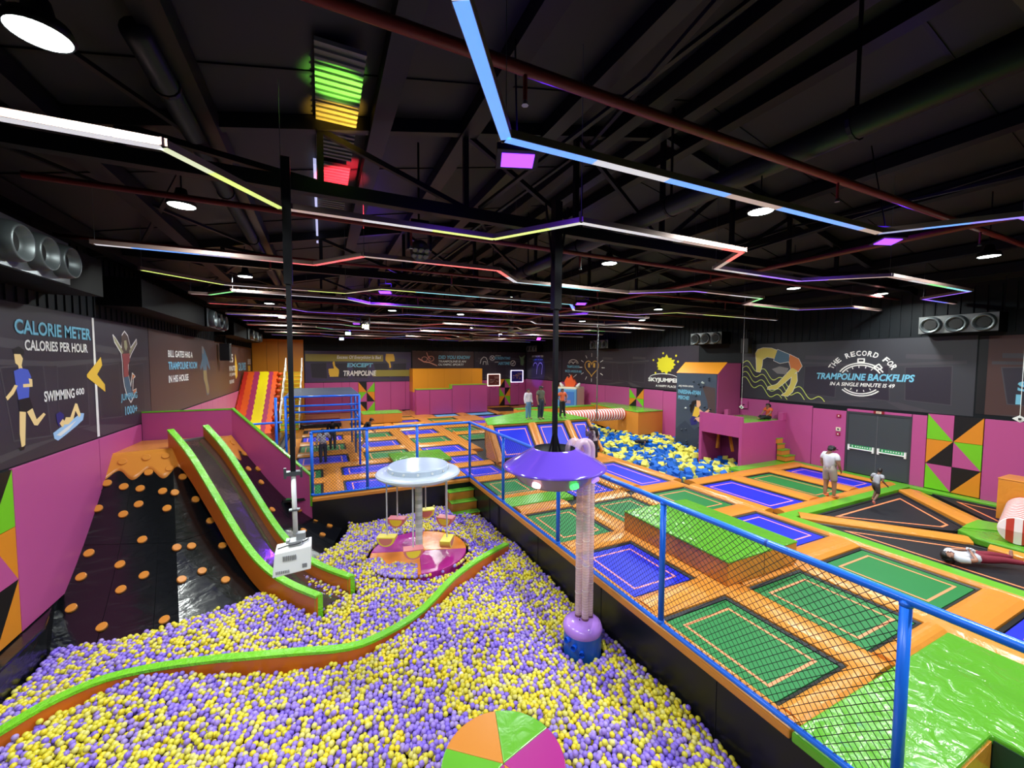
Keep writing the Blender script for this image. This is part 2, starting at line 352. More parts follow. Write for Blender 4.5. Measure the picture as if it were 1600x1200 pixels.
def tramp(pts, col, label, group, ins=.27, lw=.045, border=.09, line=True, zoff=0., logo=False):
    cx = sum(p[0] for p in pts)/len(pts); cy = sum(p[1] for p in pts)/len(pts); P = [(p[0]-cx, p[1]-cy) for p in pts]
    t = empty('trampoline', (cx, cy, zoff), label, 'trampoline', group); m, _ = TC[col]; n = len(P)
    MB().prism(P, -.128, -.10).build('spring_cover', M_spring, t)
    a, b = inset(P, .02), inset(P, border-.02); mb = MB()      # raised rim of black edging
    for i in range(n):
        j = (i+1) % n; mb.add([(*a[i], -.10), (*a[j], -.10), (*b[j], -.10), (*b[i], -.10), (*a[i], -.05), (*a[j], -.05), (*b[j], -.07), (*b[i], -.07)], [(4, 5, 6, 7), (0, 1, 5, 4), (2, 3, 7, 6)])
    mb.build('rim', mat('black_edging', (10, 12, 14), .5), t)
    MB().prism(inset(P, border), -.10, -.075).build('bed', m, t)
    if line:
        a, b = inset(P, ins), inset(P, ins+lw); mb = MB()
        for i in range(n):
            j = (i+1) % n; mb.add([(*a[i], -.0745), (*a[j], -.0745), (*b[j], -.0745), (*b[i], -.0745), (*a[i], -.072), (*a[j], -.072), (*b[j], -.072), (*b[i], -.072)], [(4, 5, 6, 7)])
        mb.build('marking_line', M_line if col != 'b' and col != 'p' else mat('pink_marking', (240, 150, 150), .5), t)
    if logo:
        mb = MB()
        for pl in stroke(arc(0, 0, .35, .25, 0, 360, 10), .05): mb.add([(*q, -.072) for q in pl], [(0, 1, 2, 3)])
        mb.build('printed_mark', mat('dark_print', (40, 60, 90), .5), t)
    return t
def rt(x0, x1, y0, y1, col, label, group, **k): return tramp(rect(x0, x1, y0, y1), col, label, group, **k)
G1, G2, G3, G4 = 'trampolines along the blue rail', 'trampolines beside the foam pit and doors', 'trampolines in the field behind the ball pit', 'trampolines on the left field'
# --- right front block: columns of 1.7 m, rows of 2 m
cols = [(5.12, 6.78), (7.38, 9.08), (9.76, 11.5)]; rows = [(.4, 2.4), (2.97, 4.95), (5.57, 7.5), (8.1, 10.1)]
rt(*cols[0], *rows[1], 'g', 'green trampoline with orange line nearest the camera, right against the blue rail', G1)
rt(*cols[1], *rows[1], 'g', 'green trampoline second from the rail, between the nearest one and the one with bare mat', G1)
rt(*cols[2], *rows[1], 'g', 'green trampoline third from the rail, beside the lying person', G1)
rt(*cols[2], *rows[0], 'b', 'blue trampoline cut by the right edge of the photo, beyond the green mat', G1)
rt(*cols[0], *rows[2], 'b', 'blue trampoline against the rail, left of the raised green and orange box', G1)
rt(*cols[2], *rows[2], 'b', 'blue trampoline on the far side of the raised green and orange box', G1)
rt(*cols[0], *rows[3], 'g', 'green trampoline against the rail behind the clear hoses', G1)
rt(*cols[1], *rows[3], 'g', 'green trampoline behind the raised green and orange box, seen through the net', G1)
rt(*cols[2], *rows[3], 'g', 'green trampoline in front of the near corner of the foam pit', G1)
rt(7.38, 9.08, 10.75, 12.6, 'b', 'blue trampoline just behind the hoses, right of the flat green mat', G1)
rt(10.16, 11.6, 10.75, 14.0, 'b', 'long blue trampoline along the left edge of the foam pit', G2)
rt(5.12, 6.7, 11.85, 13.6, 'g', 'green trampoline behind the rail, left of the hanging saucer', G1)
rt(7.38, 9.5, 13.2, 15.2, 'b', 'blue trampoline hidden mostly behind the hanging saucer', G1)
rt(12.12, 13.85, 7.35, 10.05, 'b', 'long blue trampoline nearest the corner of the foam pit', G2)
rt(14.54, 16.15, 7.35, 10.05, 'g', 'long green trampoline between two blue ones behind the standing man', G2)
rt(16.87, 18.28, 7.35, 10.05, 'b', 'long blue trampoline in front of the magenta steps and grey doors', G2)
for x0, x1 in ((5.02, 5.12), (6.78, 7.38), (9.08, 9.76)):
    pad(x0, x1, 2.7 if x0 < 9 else -2, 10.1)
pad(11.5, 11.66, -2, 10.7)
pad(9.08, 9.76, -4, 2.65) if False else None
for c0, c1 in cols:
    for y0, y1 in ((2.4, 2.97) if c0 > 9 else (2.68, 2.97), (4.95, 5.57), (7.5, 8.1), (10.1, 10.75)): pad(c0+.005, c1-.005, y0, y1, 'x')
pad(9.76, 11.5, -1.6, .4, 'x')
for a in (((12.1, 18.6), (10.05, 10.62)), ((12.1, 18.6), (7.02, 7.35))): pad(*a[0], *a[1], 'x')
for a in ((11.66, 12.12), (13.85, 14.54), (16.15, 16.87), (18.28, 18.6)): pad(*a, 7.35, 10.05)
pad(11.6, 12.1, 10.75, 24.3); pad(9.5, 10.16, 10.75, 15.4)
flatpad(rect(5.02, 7.3, 10.76, 11.5), m=M_gr); pad(5.02, 7.38, 11.5, 11.85, 'x'); flatpad(rect(6.72, 7.36, 11.86, 15.9)); flatpad(rect(7.38, 9.5, 12.6, 13.2)); pad(5.05, 6.7, 13.6, 14.25, 'x')
flatpad(rect(7.38, 9.5, 15.2, 15.95)); flatpad(rect(9.5, 11.6, 14.0, 15.9))
pad(9.08, 9.5, 10.75, 12.6)
# green bands round the triangular trampolines and along the walls
flatpad(rect(11.66, 12.02, -2, 7.0), m=M_gr, z1=.005); flatpad([(12.02, 6.68), (18.95, 6.68), (18.95, 7.0), (12.02, 7.0)], m=M_gr, z1=.005)
flatpad(rect(18.6, 18.95, -2, 6.68), m=M_gr, z1=.004); flatpad(rect(18.6, 18.95, 7.0, 10.62), m=M_gr, z1=.004); flatpad(rect(15.2, 18.95, 10.62, 11.1), m=M_gr)
# triangular black trampolines
GT = 'black triangular trampolines'
tramp([(12.5, 6.62), (17.75, 6.62), (15.5, 4.36), (14.9, 4.36)], 'k', 'black triangular trampoline the running boy lands on', GT, ins=.3, lw=.06)
tramp([(18.55, 6.1), (18.55, .5), (17.4, 3.0), (16.55, 4.2)], 'k', 'black triangular trampoline between the painted wall and the striped roller', GT, ins=.3, lw=.06)
tramp([(12.05, 6.45), (14.1, 4.0), (14.4, 2.9), (14.2, .4), (12.05, .4)], 'k', 'black trampoline on which a person in dark red trousers lies', GT, ins=.3, lw=.06)
def slab(p, q, wd, m=M_or, z1=.02):
    p, q = Vector(p), Vector(q); d = (q-p).normalized(); n = Vector((-d.y, d.x))*wd/2; L = (q-p).length
    mb = MB(); pr = [(-1, -.128), (-1, -.01), (-.8, z1), (0, z1+.04), (.8, z1), (1, -.01), (1, -.128)]; vs = []
    for e in (p, q):
        for s_, z in pr: vs.append((*(e+n*s_), z))
    m_ = len(pr); mb.add(vs, [tuple(range(m_)), tuple(range(m_, 2*m_))[::-1]]+[(i, m_+i, m_+(i+1) % m_, (i+1) % m_) for i in range(m_)])
    return mb.build('pad', m, deck)
slab((18.05, 6.45), (15.9, 4.2), .62); slab((12.25, 6.72), (14.35, 4.0), .5); slab((14.3, .3), (14.2, 3.6), .3)
hexp = empty('landing_mat', (15.2, 3.9, 0), 'green hexagonal mat under the striped roller', 'mat')
MB().prism([(.94, .45), (.2, .45), (-.4, .42), (-.76, 0), (-.75, -2.6), (1.3, -2.6), (1.5, -.9)], -.12, .05).build('mat_block', M_grw, hexp, bevel=.03)
MB().prism([(.94, .44), (.2, .44), (-.2, .40), (.7, -.4), (1.2, -.3)], .05, .07).build('mat_flap', M_gr, hexp)
# green mat in the right foreground, one step down at its end
fm = empty('foam_mat', (7, 1.6, 0), 'large wrinkled green floor mat behind the nearest rail post', 'mat')
MB().prism([(-1.98, 1.08), (2.05, 1.08), (2.05, -5), (-.02, -5), (-.02, .06), (-1.98, .06)], -.128, .0).build('mat_top', M_grw, fm, bevel=.025)
lm = empty('foam_mat', (8, 0, 0), 'lower green mat one step below the large green mat, bottom right corner', 'mat')
MB().prism(rect(-2.98, -1.06, -4, 1.64), -.5, -.38).build('mat_top', M_grw, lm)
sd = empty('foam_step', (7, 1.6, 0), 'orange and dark riser where the green mat steps down, bottom right corner', 'step')
MB().box(-1.98, -.06, .045, .065, -.5, -.06).build('orange_riser', M_or, sd); MB().box(-.035, -.02, -5, .04, -.5, -.06).build('dark_riser', mat('dark_riser', (30, 50, 42), .4), sd)
# raised box with green top
def block(name, x0, x1, y0, y1, z0, z1, label, cat, side=M_ors, top=M_gr, group=None, lip=.04):
    t = empty(name, ((x0+x1)/2, (y0+y1)/2, z0), label, cat, group); hx, hy, h = (x1-x0)/2, (y1-y0)/2, z1-z0
    MB().box(-hx, hx, -hy, hy, 0, h-lip).build('side_panels', side, t, bevel=.015); MB().box(-hx-.01, hx+.01, -hy-.01, hy+.01, h-lip, h).build('top_pad', top, t, bevel=.015)
    MB().box(-.003, .003, -hy-.006, -hy, 0, h-lip).build('seam', M_spring, t); return t
block('foam_block', 6.95, 9.12, 5.02, 7.95, 0.03, .52, 'long raised box with orange sides and green top behind the net', 'box', side=M_or, top=M_grw)
# --- left field beyond the pit
LR = [(14.3, 15.82), (16.55, 17.95), (18.75, 20.5), (21.4, 23.2), (24.15, 26.0), (26.9, 28.5), (29.2, 30.8)]
LC = [(-1.1, 1.05), (1.7, 3.76), (4.42, 6.55), (7.25, 9.35), (10.0, 11.45)]
rown = ['first', 'second', 'third', 'fourth', 'fifth', 'sixth', 'seventh']
def lt(x0, x1, r, c, extra): rt(x0, x1, *LR[r], c, '%s trampoline, %s row behind the ball pit, %s' % (TC[c][1], rown[r], extra), G3, ins=.28)
for r, cs in ((0, 'gbb'), (1, 'gbb')):
    for (x0, x1), c, e in zip(((-1.9, -.02), (.62, 3.9), (4.95, 6.6)), cs, ('at the left corner post', 'the wide middle one', 'by the blue rail corner')):
        if x0 < 0: x0 = -1.2
        lt(x0, x1, r, c, e)
cn = ['leftmost, inside or behind the cage', 'next to the cage', 'in the middle column', 'in the column behind the sloping beds', 'in the right hand column']
for r, cs in ((2, 'bgb g'), (3, 'gbgg '), (4, 'bgbg '), (5, 'kbgbp'), (6, ' gbg ')):
    for i, c in enumerate(cs):
        if c == ' ' or (r == 2 and i > 2) or (r == 3 and i > 3) or (r == 6 and i in (1,)): continue
        lt(*LC[i], r, c, cn[i])
rt(8.25, 10.25, 31.4, 35.4, 'l', 'light blue trampoline below the stepped magenta wall, left one of two', G3, line=False, logo=True)
rt(11.1, 13.4, 31.4, 35.6, 'l', 'light blue trampoline right one of two by the back wall', G3, line=False, logo=True)
rt(14.2, 16.7, 32.5, 36.0, 'k', 'dark trampoline by the back wall under the lit picture frames', G3, line=False)
rt(4.4, 7.2, 32.0, 32.8, 'g', 'narrow green trampoline at the foot of the magenta wall', G3)
rt(11.3, 13.7, 29.0, 30.9, 'p', 'purple trampoline in front of the light blue ones', G3)
for y0, y1 in ((15.82, 16.55), (17.95, 18.75)): pad(-1.2, 6.65, y0, y1, 'x', dome=.015)
pad(-.33, 5.0, 14.14, 14.3, 'x', dome=.01)
for x0, x1 in ((-.02, .62), (3.9, 4.95)): pad(x0, x1, 14.3, 17.95)
for r in (2, 3, 4, 5):
    y0, y1 = LR[r][1], LR[r+1][0]
    for x0, x1 in LC[:4]: pad(x0, x1, y0, y1, 'x', dome=.05) if not (r < 3 and x0 > 7) else None
for x0, x1 in ((-1.75, -1.1), (1.05, 1.7), (3.76, 4.42), (6.55, 7.25)): pad(x0, x1, 18.75, 31.2)
pad(9.35, 10.0, 18.6, 31.2); pad(11.45, 12.0, 24.3, 29.0); pad(10., 11.45, 18.6, 26.9) if False else None
flatpad(rect(9.9, 12, 21, 26.8), m=M_or); flatpad(rect(9.36, 11.3, 28.5, 31.2)); flatpad(rect(-1.1, 18.9, 30.85, 31.35)) if False else None
pad(-1.1, 9.3, 30.8, 31.3, 'x'); pad(6.5, 8.2, 31.3, 36.5); pad(10.25, 11.1, 31.3, 36.5); pad(13.4, 14.2, 31.3, 36.5); flatpad(rect(14.2, 18.9, 31, 32.5)); flatpad(rect(16.7, 18.9, 32.5, 36.8)); flatpad(rect(13.7, 18.9, 24.5, 31)); flatpad(rect(8.25, 18, 36.0, 36.9)); flatpad(rect(1.2, 6.4, 31.35, 31.95))
flatpad(rect(-4.8, -1.8, 17.0, 36.9), z1=-.03, m=mat('dark_matting', (38, 36, 40), .5))
flatpad(rect(-1.75, 1.2, 31.35, 36.9), m=M_or); flatpad(rect(1.2, 4.3, 32, 36.9)); flatpad(rect(4.35, 6.45, 32.85, 36.9))
block('foam_block', 2.5, 5.15, 29.35, 31.2, 0.03, .72, 'orange box with green top standing before the painted wall triangles', 'box')
gm = empty('landing_mat', (3.75, 17.95, 0), 'green mat lying across the rows behind the carousel canopy', 'mat'); MB().box(-1.1, 1.3, -1.15, .9, .04, .16).build('mat_block', M_grw, gm, bevel=.03)
# sloping wall of trampolines with the green platform on top
pf = empty('raised_platform', (9.4, 18, 0), 'orange sided platform with green deck above the sloping blue trampolines', 'platform')
MB().prism([(-2.62, -1.12), (2.8, -1.12), (2.8, .9), (1.9, 3.0), (-2.0, .8)], .0, 1.44).build('side_panels', M_ors, pf); MB().prism([(-2.66, -1.16), (2.84, -1.16), (2.84, .95), (1.9, 3.1), (-2.05, .85)], 1.44, 1.5).build('top_pad', M_gr, pf, bevel=.02)
MB().add([(-2.62, -1.12, 0), (-2.62, -2.4, 0.03), (-2.62, -1.12, 1.44), (-2.72, -1.12, 0), (-2.72, -2.4, 0.03), (-2.72, -1.12, 1.44)], [(0, 1, 2), (5, 4, 3), (1, 4, 5, 2), (0, 3, 4, 1)]).build('slope_cheek', M_ors, pf)
MB().add([(2.8, -1.12, 0), (2.8, -2.4, 0.03), (2.8, -1.12, 1.44), (2.7, -1.12, 0), (2.7, -2.4, 0.03), (2.7, -1.12, 1.44)], [(2, 1, 0), (3, 4, 5), (1, 2, 5, 4), (0, 1, 4, 3)]).build('slope_cheek', M_ors, pf)
sl = Vector((0, 1.25, 1.36)).normalized(); slang = math.atan2(1.36, 1.25)
def sloped(x0, x1, label):
    t = rt(0, x1-x0, 0, 1.72, 'b', label, 'sloping blue trampolines', ins=.2); t.location = ((x0+x1)/2, 16.18-.03, .82); t.rotation_euler = (slang, 0, 0); return t
sloped(6.95, 8.75, 'sloping blue trampoline left of the saucer, under the platform'); sloped(9.15, 10.75, 'sloping blue trampoline behind the saucer pole, under the platform'); sloped(11.1, 12.1, 'narrow sloping blue trampoline next to the foam pit')
for x0, x1 in ((6.7, 6.95), (8.75, 9.15), (10.75, 11.1), (12.1, 12.22)):
    o = MB().dome_pad(x0-9.4, x1-9.4, 0, 1.85, -.1, .08, .03, 'y').build('slope_pad', M_or, pf); o.location = (0, 15.52-18, .06); o.rotation_euler = (slang, 0, 0)
MB().box(-2.62, 2.8, -1.17, -1.13, 1.2, 1.42).build('front_board', M_ors, pf)
# little ramp board joining the platform
rp = empty('ramp', (9.2, 20, 0), 'green topped orange ramp rising to the platform behind the three people', 'ramp')
MB().add([(-1.8, -1.1, 0), (.4, 1.2, 0), (1.9, .95, 0), (-1.8, -1.1, 1.1), (.4, 1.2, 1.1), (1.9, .95, 1.1)], [(0, 2, 1), (3, 4, 5), (0, 1, 4, 3), (1, 2, 5, 4), (2, 0, 3, 5)]).build('side_panels', M_ors, rp)
# L shaped walkway round the foam pit
lw = empty('walkway', (17.6, 20, 0), 'L shaped orange walkway with green top around the far end of the foam pit', 'walkway')
MB().prism([(-.6, -1.6), (1.38, -1.6), (1.38, 3.9), (.0, 3.9), (-.5, 1.2)], .0, 1.36).build('side_panels', M_ors, lw); MB().prism([(-.62, -1.62), (1.38, -1.62), (1.38, 3.9), (.0, 3.95), (-.53, 1.2)], 1.36, 1.42).build('top_pad', M_gr, lw, bevel=.02)
MB().box(-6.2, .1, 3.3, 3.9, .0, 1.25).build('back_arm', M_ors, lw)
MB().box(-6.2, .1, 3.28, 3.92, 1.25, 1.3).build('arm_top', M_gr, lw)
# striped inflatable rollers
def roller(a, b, r, n, label, cap=False):
    a, b = Vector(a), Vector(b); t = empty('striped_roller', a, label, 'roller'); d = b-a
    cols = [lin((238, 226, 220)), lin((188, 62, 44))]; ws = []
    mbs = [MB(), MB()]
    for i in range(n):
        f0, f1 = i/n, (i+1)/n; g = i % 2
        mbs[g].tube([d*f0, d*(f0+(f1-f0)*.15), d*(f0+f1)/2, d*(f1-(f1-f0)*.15), d*f1], [r*.94, r*.99, r*1.02, r*.99, r*.94], 24, cap=False)
    mbs[0].build('white_bands', mat('white_vinyl', (236, 224, 222), .35), t, smooth=True); mbs[1].build('red_bands', mat('red_vinyl', (186, 60, 46), .35), t, smooth=True)
    if cap:
        u = d.normalized(); s = Vector((-u.y, u.x, 0)).normalized(); z = Vector((0, 0, 1))
        for k, m_ in ((0, 'w'), (1, 'r'), (2, 'w'), (3, 'r'), (4, 'w')):
            q0, q1 = -1+2*k/5, -1+2*(k+1)/5; vs = []; N = 8
            for i in range(N+1):
                q = q0+(q1-q0)*i/N; h = math.sqrt(max(0, 1-q*q)); vs += [(-u*.02*h+s*q*r*.97-z*h*r*.97), (-u*.06*h+s*q*r*.97), (-u*.02*h+s*q*r*.97+z*h*r*.97)]
            mbc = MB().add(vs, [f for i in range(N) for f in ((3*i, 3*i+3, 3*i+4, 3*i+1), (3*i+1, 3*i+4, 3*i+5, 3*i+2))])
            mbc.build('end_cap', MATS['white_vinyl'] if m_ == 'w' else MATS['red_vinyl'], t)
    return t
roller((12.45, 19.6, 1.18), (17.05, 19.85, 1.12), .36, 46, 'red and white striped roller bridging the far end of the foam pit')
roller((14.75, 3.32, .38), (16.9, 3.72, .45), .32, 26, 'red and white striped roller on the green hexagonal mat at the right edge', cap=True)
block('foam_block', 16.9, 17.7, 2.4, 4.22, 0.03, 1.18, 'orange padded block holding the striped roller at the right edge', 'block', side=M_or, top=M_or)
# ------------------------------------------------------------------ ball pit
bw = tag(MB().box(4.96, 5.04, YF+.1, 14.12, -1.75, -.13).build('wall_pit_right', M_bkp), kind='structure')
b2 = tag(MB().box(-.35, 4.96, 14.1, 14.18, -1.75, -.13).build('wall_pit_back', M_bkp), kind='structure')
for y in (-1.5, 1.1, 3.7, 6.3, 8.9, 11.5): MB().box(4.952, 4.96, y, y+.012, -1.7, -.14).build('panel_joint', M_bkm, bw)
for x in (1.1, 2.5, 3.9): MB().box(x, x+.012, 14.09, 14.1, -1.7, -.14).build('panel_joint', M_bkm, b2)
hatch = MB(); 
for a in (((12.2, 12.23), (-1.3, -.2)), ((11.4, 11.43), (-1.3, -.2))): hatch.box(4.945, 4.953, a[0][0], a[0][1], a[1][0], a[1][1])
hatch.box(4.945, 4.953, 11.4, 12.2, -.23, -.2); hatch.build('hatch_outline', M_grey if False else M_bkm, bw)
# edge beam under the fence
eb = empty('edge_beam', (4.98, 8, 0), 'orange padded edge beam under the right hand rail', 'edge beam')
MB().box(-.07, .03, -5.3, 6.12, -.14, -.02).build('beam', M_ors, eb, bevel=.02); MB().box(-.07, .03, -13, -5.32, -.14, -.02).build('green_beam', M_gr, eb, bevel=.02)
eb2 = empty('edge_beam', (2.3, 14.12, 0), 'orange padded edge beam under the rail behind the carousel', 'edge beam'); MB().box(-2.65, 2.6, -.07, .03, -.14, -.02).build('beam', M_ors, eb2, bevel=.02)
# fences
FENCE_H = 2.1
def net_lines(L, H, pitch, bulge):
    """diagonal cords of a net of length L (along local y) and height H, in local coordinates (x = sag)"""
    mb = MB(); r = .0045
    def pt(y, z):
        yy = (y % 3.17)/3.17; s = math.sin(math.pi*yy)*bulge*(math.sin(math.pi*z/H)**.7 if 0 < z < H else 0); drop = -.10*math.sin(math.pi*yy)*(z/H)**3
        return (s, y, z+drop*0)
    def cord(y0, dirn):
        ta, tb = (0-y0)/dirn, (L-y0)/dirn; t0, t1 = max(0, min(ta, tb)), min(H, max(ta, tb))
        if t1-t0 < .02: return
        n = max(1, int((t1-t0)/.3)); cl = [(y0+dirn*(t0+(t1-t0)*i/n), t0+(t1-t0)*i/n) for i in range(n+1)]
        for (ya, za), (yb, zb) in zip(cl[:-1], cl[1:]):
            a, b = Vector(pt(ya, za)), Vector(pt(yb, zb)); d = (b-a).normalized(); u = d.cross(Vector((1, 0, 0))).normalized()*r; v = Vector((r, 0, 0))
            o = [a+u, a-u*.5+v*.87, a-u*.5-v*.87, b+u, b-u*.5+v*.87, b-u*.5-v*.87]; mb.add(o, [(0, 1, 4, 3), (1, 2, 5, 4), (2, 0, 3, 5)])
    y = -H
    while y < L+H:
        cord(y, 1); cord(y, -1); y += pitch
    return mb
def fence(name, origin, rz, L, posts, label, pitch=.10, bulge=.16, z0=.06, H=FENCE_H, n0=0):
    t = empty(name, origin, label, 'railing', 'blue railings round the ball pit', rz=rz)
    MB().tube([(0, 0, H), (0, L, H)], .044, 16).build('top_rail', M_blue, t, smooth=True); MB().tube([(0, 0, z0), (0, L, z0)], .038, 14).build('bottom_rail', M_blue, t, smooth=True)
    for y in posts:
        MB().tube([(0, y, z0), (0, y, H)], .047, 16).tube([(0, y, H-.06), (0, y, H-.01)], .053, 16).tube([(0, y, z0), (0, y, z0+.07)], .055, 16).build('post', M_blue, t, smooth=True)
    for y in [p+.4 for p in posts][:-1]:
        MB().tube([(0, y+.9, H), (0, y+.93, H)], .0455, 16).build('rail_joint', mat('blue_joint', (30, 80, 170), .4), t, smooth=True)
    n = net_lines(L-n0, H-z0, pitch, bulge).build('net', M_net, t); n.location = (0, n0, z0); n['kind'] = 'stuff'
    return t
fence('safety_railing', (4.95, -4.6, -.02), 0, 18.8, (0, 3.17, 6.35, 9.34, 12.53, 15.7, 18.78), 'blue pipe railing with black net running from the right foreground into the hall', bulge=.14, n0=6.35)
fence('safety_railing', (4.92, 14.17, -.02), R_(90), 5.27, (1.93, 3.6, 5.26), 'blue pipe railing with black net behind the ball pit carousel', pitch=.10, bulge=.05)
# ------------------------------------------------------------------ climbing slope (black, with orange holds)
ST = [(-4.9, 13.5, 1.94), (-3.7, 13.7, 1.94), (-2.9, 14.4, 1.94), (-2.66, 15.4, 1.94)]; SB = [(-4.9, 10.2, -1.15), (-2.6, 9.6, -1.15), (-.1, 11.6, -1.15), (.5, 14.1, -1.15)]; SG = [.25, .45, .5, .5]
def SP(i, f, t, off=0):
    a = Vector(ST[i]).lerp(Vector(ST[i+1]), f); b = Vector(SB[i]).lerp(Vector(SB[i+1]), f); p = a.lerp(b, t); p.z -= (SG[i]*(1-f)+SG[i+1]*f)*math.sin(math.pi*t)-off; return p
cs = empty('climbing_slope', (-2.6, 12, -1.1), 'black glossy climbing slope with orange discs and wavy orange top', 'climbing slope'); CO = Vector((-2.6, 12, -1.1))
N, M = 8, 24
M_bks = mat('black_slope_vinyl', (11, 13, 16), .2, bump=.3, bscale=2.2, stretch=(.7, 1.2, 3), spec=.7)
panels = [(0, 0, .40), (0, .405, .80), (0, .805, 1), (1, 0, .5), (1, .505, 1), (2, 0, .5), (2, .505, 1)]
for i, f0, f1 in panels:
    for t0, t1 in ((.0, .47), (.475, 1.0)):
        mb = MB(); nn, mm = 8, 12; vs = []
        for a in range(nn+1):
            for b in range(mm+1): vs.append(tuple(SP(i, f0+(f1-f0)*a/nn, t0+(t1-t0)*b/mm)-CO+Vector((0, 0, .0))))
        mb.add(vs, [(a*(mm+1)+b, a*(mm+1)+b+1, (a+1)*(mm+1)+b+1, (a+1)*(mm+1)+b) for a in range(nn) for b in range(mm)])
        o = mb.build('slope_panel', M_bks, cs, smooth=True); pass
mb = MB(); vs = []
for a in range(37):
    i = min(a//12, 2); f = a/12-i
    for b in range(19): vs.append(tuple(SP(i, f, b/18, -.012)-CO))
mb.add(vs, [(a*19+b, a*19+b+1, (a+1)*19+b+1, (a+1)*19+b) for a in range(36) for b in range(18)])
mb.build('slope_base', M_bks, cs, smooth=True)
# orange wavy cap panel over the top of the slope
def tw(i, f):      # wavy lower edge
    u = i+f; return .125+.026*math.cos(u*2*math.pi*2.3+.3)
mb = MB(); vs = []; K = 150; Q = 5
for k in range(K+1):
    u = 3*k/K; i = min(int(u), 2); f = u-i
    for q in range(Q+1): vs.append(tuple(SP(i, f, tw(i, f)*q/Q, .02)-CO))
mb.add(vs, [(k*(Q+1)+q, k*(Q+1)+q+1, (k+1)*(Q+1)+q+1, (k+1)*(Q+1)+q) for k in range(K) for q in range(Q)])
o = mb.build('wavy_cap', M_ors, cs, smooth=True); s_ = o.modifiers.new('solid', 'SOLIDIFY'); s_.thickness = .025; s_.offset = -1
ledge = empty('ledge', (-3.8, 14.6, 1.9), 'orange ledge at the top of the black climbing slope', 'ledge')
MB().prism([(-4.9+3.8, 13.48-14.6), (-3.7+3.8, 13.68-14.6), (-2.9+3.8, 14.38-14.6), (-2.64+3.8, 15.38-14.6), (-1.1, .78)], -.1, .05).build('top_pad', M_or, ledge, bevel=.02)
HOLDS = [(-4.62, 13.37, 1.74, 0.11, -0.75, 0.65), (-4.18, 13.47, 1.78, 0.11, -0.74, 0.67), (-3.8, 13.53, 1.78, 0.1, -0.73, 0.68), (-4.79, 12.98, 1.32, 0.09, -0.74, 0.67), (-4.46, 12.91, 1.21, 0.09, -0.73, 0.67), (-4.14, 12.88, 1.13, 0.07, -0.73, 0.68), (-4.06, 13.18, 1.45, 0.1, -0.73, 0.68), (-3.69, 12.82, 1.02, 0.07, -0.72, 0.69), (-3.45, 12.79, 0.96, 0.48, -0.55, 0.68), (-3.38, 13.19, 1.25, 0.49, -0.56, 0.66), (-3.66, 13.28, 1.49, 0.1, -0.72, 0.69), (-3.04, 12.83, 0.71, 0.48, -0.55, 0.68), (-4.81, 12.54, 0.84, 0.06, -0.72, 0.69), (-4.32, 12.41, 0.67, 0.04, -0.71, 0.7), (-4.09, 12.59, 0.82, 0.06, -0.72, 0.69), (-3.52, 12.47, 0.67, 0.06, -0.67, 0.74), (-2.67, 12.48, 0.21, 0.45, -0.51, 0.73), (-4.7, 11.78, 0.08, 0.01, -0.66, 0.75), (-4.09, 11.48, -0.17, 0.0, -0.59, 0.81), (-3.83, 11.9, 0.17, 0.03, -0.64, 0.77), (-3.15, 11.66, -0.05, 0.42, -0.49, 0.76), (-2.9, 11.77, -0.11, 0.4, -0.46, 0.79), (-2.33, 11.96, -0.29, 0.36, -0.42, 0.83), (-4.68, 11.38, -0.26, -0.04, -0.65, 0.76), (-3.92, 10.99, -0.52, -0.01, -0.56, 0.83), (-3.6, 11.19, -0.38, -0.02, -0.58, 0.82), (-2.9, 10.97, -0.53, 0.34, -0.4, 0.85), (-2.59, 11.23, -0.53, 0.33, -0.39, 0.86), (-2.12, 11.07, -0.77, 0.3, -0.36, 0.88), (-4.63, 10.85, -0.66, -0.07, -0.56, 0.82), (-4.0, 10.35, -0.92, -0.08, -0.49, 0.87), (-2.98, 10.15, -0.94, -0.09, -0.44, 0.89), (-2.6, 15.08, 1.76, 0.79, -0.19, 0.59), (-2.3, 15.13, 1.37, 0.78, -0.19, 0.59), (-2.12, 14.62, 0.98, 0.77, -0.19, 0.61), (-1.92, 15.03, 0.86, 0.76, -0.18, 0.63), (-1.78, 14.51, 0.55, 0.74, -0.18, 0.65), (-1.41, 13.57, -0.06, 0.68, -0.16, 0.72), (-0.59, 13.28, -0.72, 0.49, -0.12, 0.86), (-0.75, 14.38, -0.44, 0.59, -0.14, 0.8), (-0.27, 14.16, -0.77, 0.49, -0.12, 0.86), (0.13, 14.05, -0.99, 0.42, -0.1, 0.9), (-0.08, 13.35, -0.97, 0.42, -0.1, 0.9)]
h0 = MB().tube([(0, 0, 0), (0, 0, .035), (0, 0, .042)], [.088, .088, .078], 20).build('hold', M_ors, cs, smooth=False)
for k, (x, y, z, a, b, c) in enumerate(HOLDS):
    o = h0 if k == 0 else h0.copy()
    if k: COL.objects.link(o)
    n = Vector((a, b, c)); o.location = Vector((x, y, z))+n*.0-CO; o.rotation_euler = n.to_track_quat('Z', 'Y').to_euler()
# black bench against the left wall
bn = empty('padded_bench', (-4.7, 8, -1), 'black padded ledge along the left wall beside the balls', 'bench')
MB().prism([(-.2, -13.8), (.12, -13.8), (.12, 1.9), (-.2, 2.9)], -.7, .52).build('bench_block', M_bks, bn, bevel=.03)
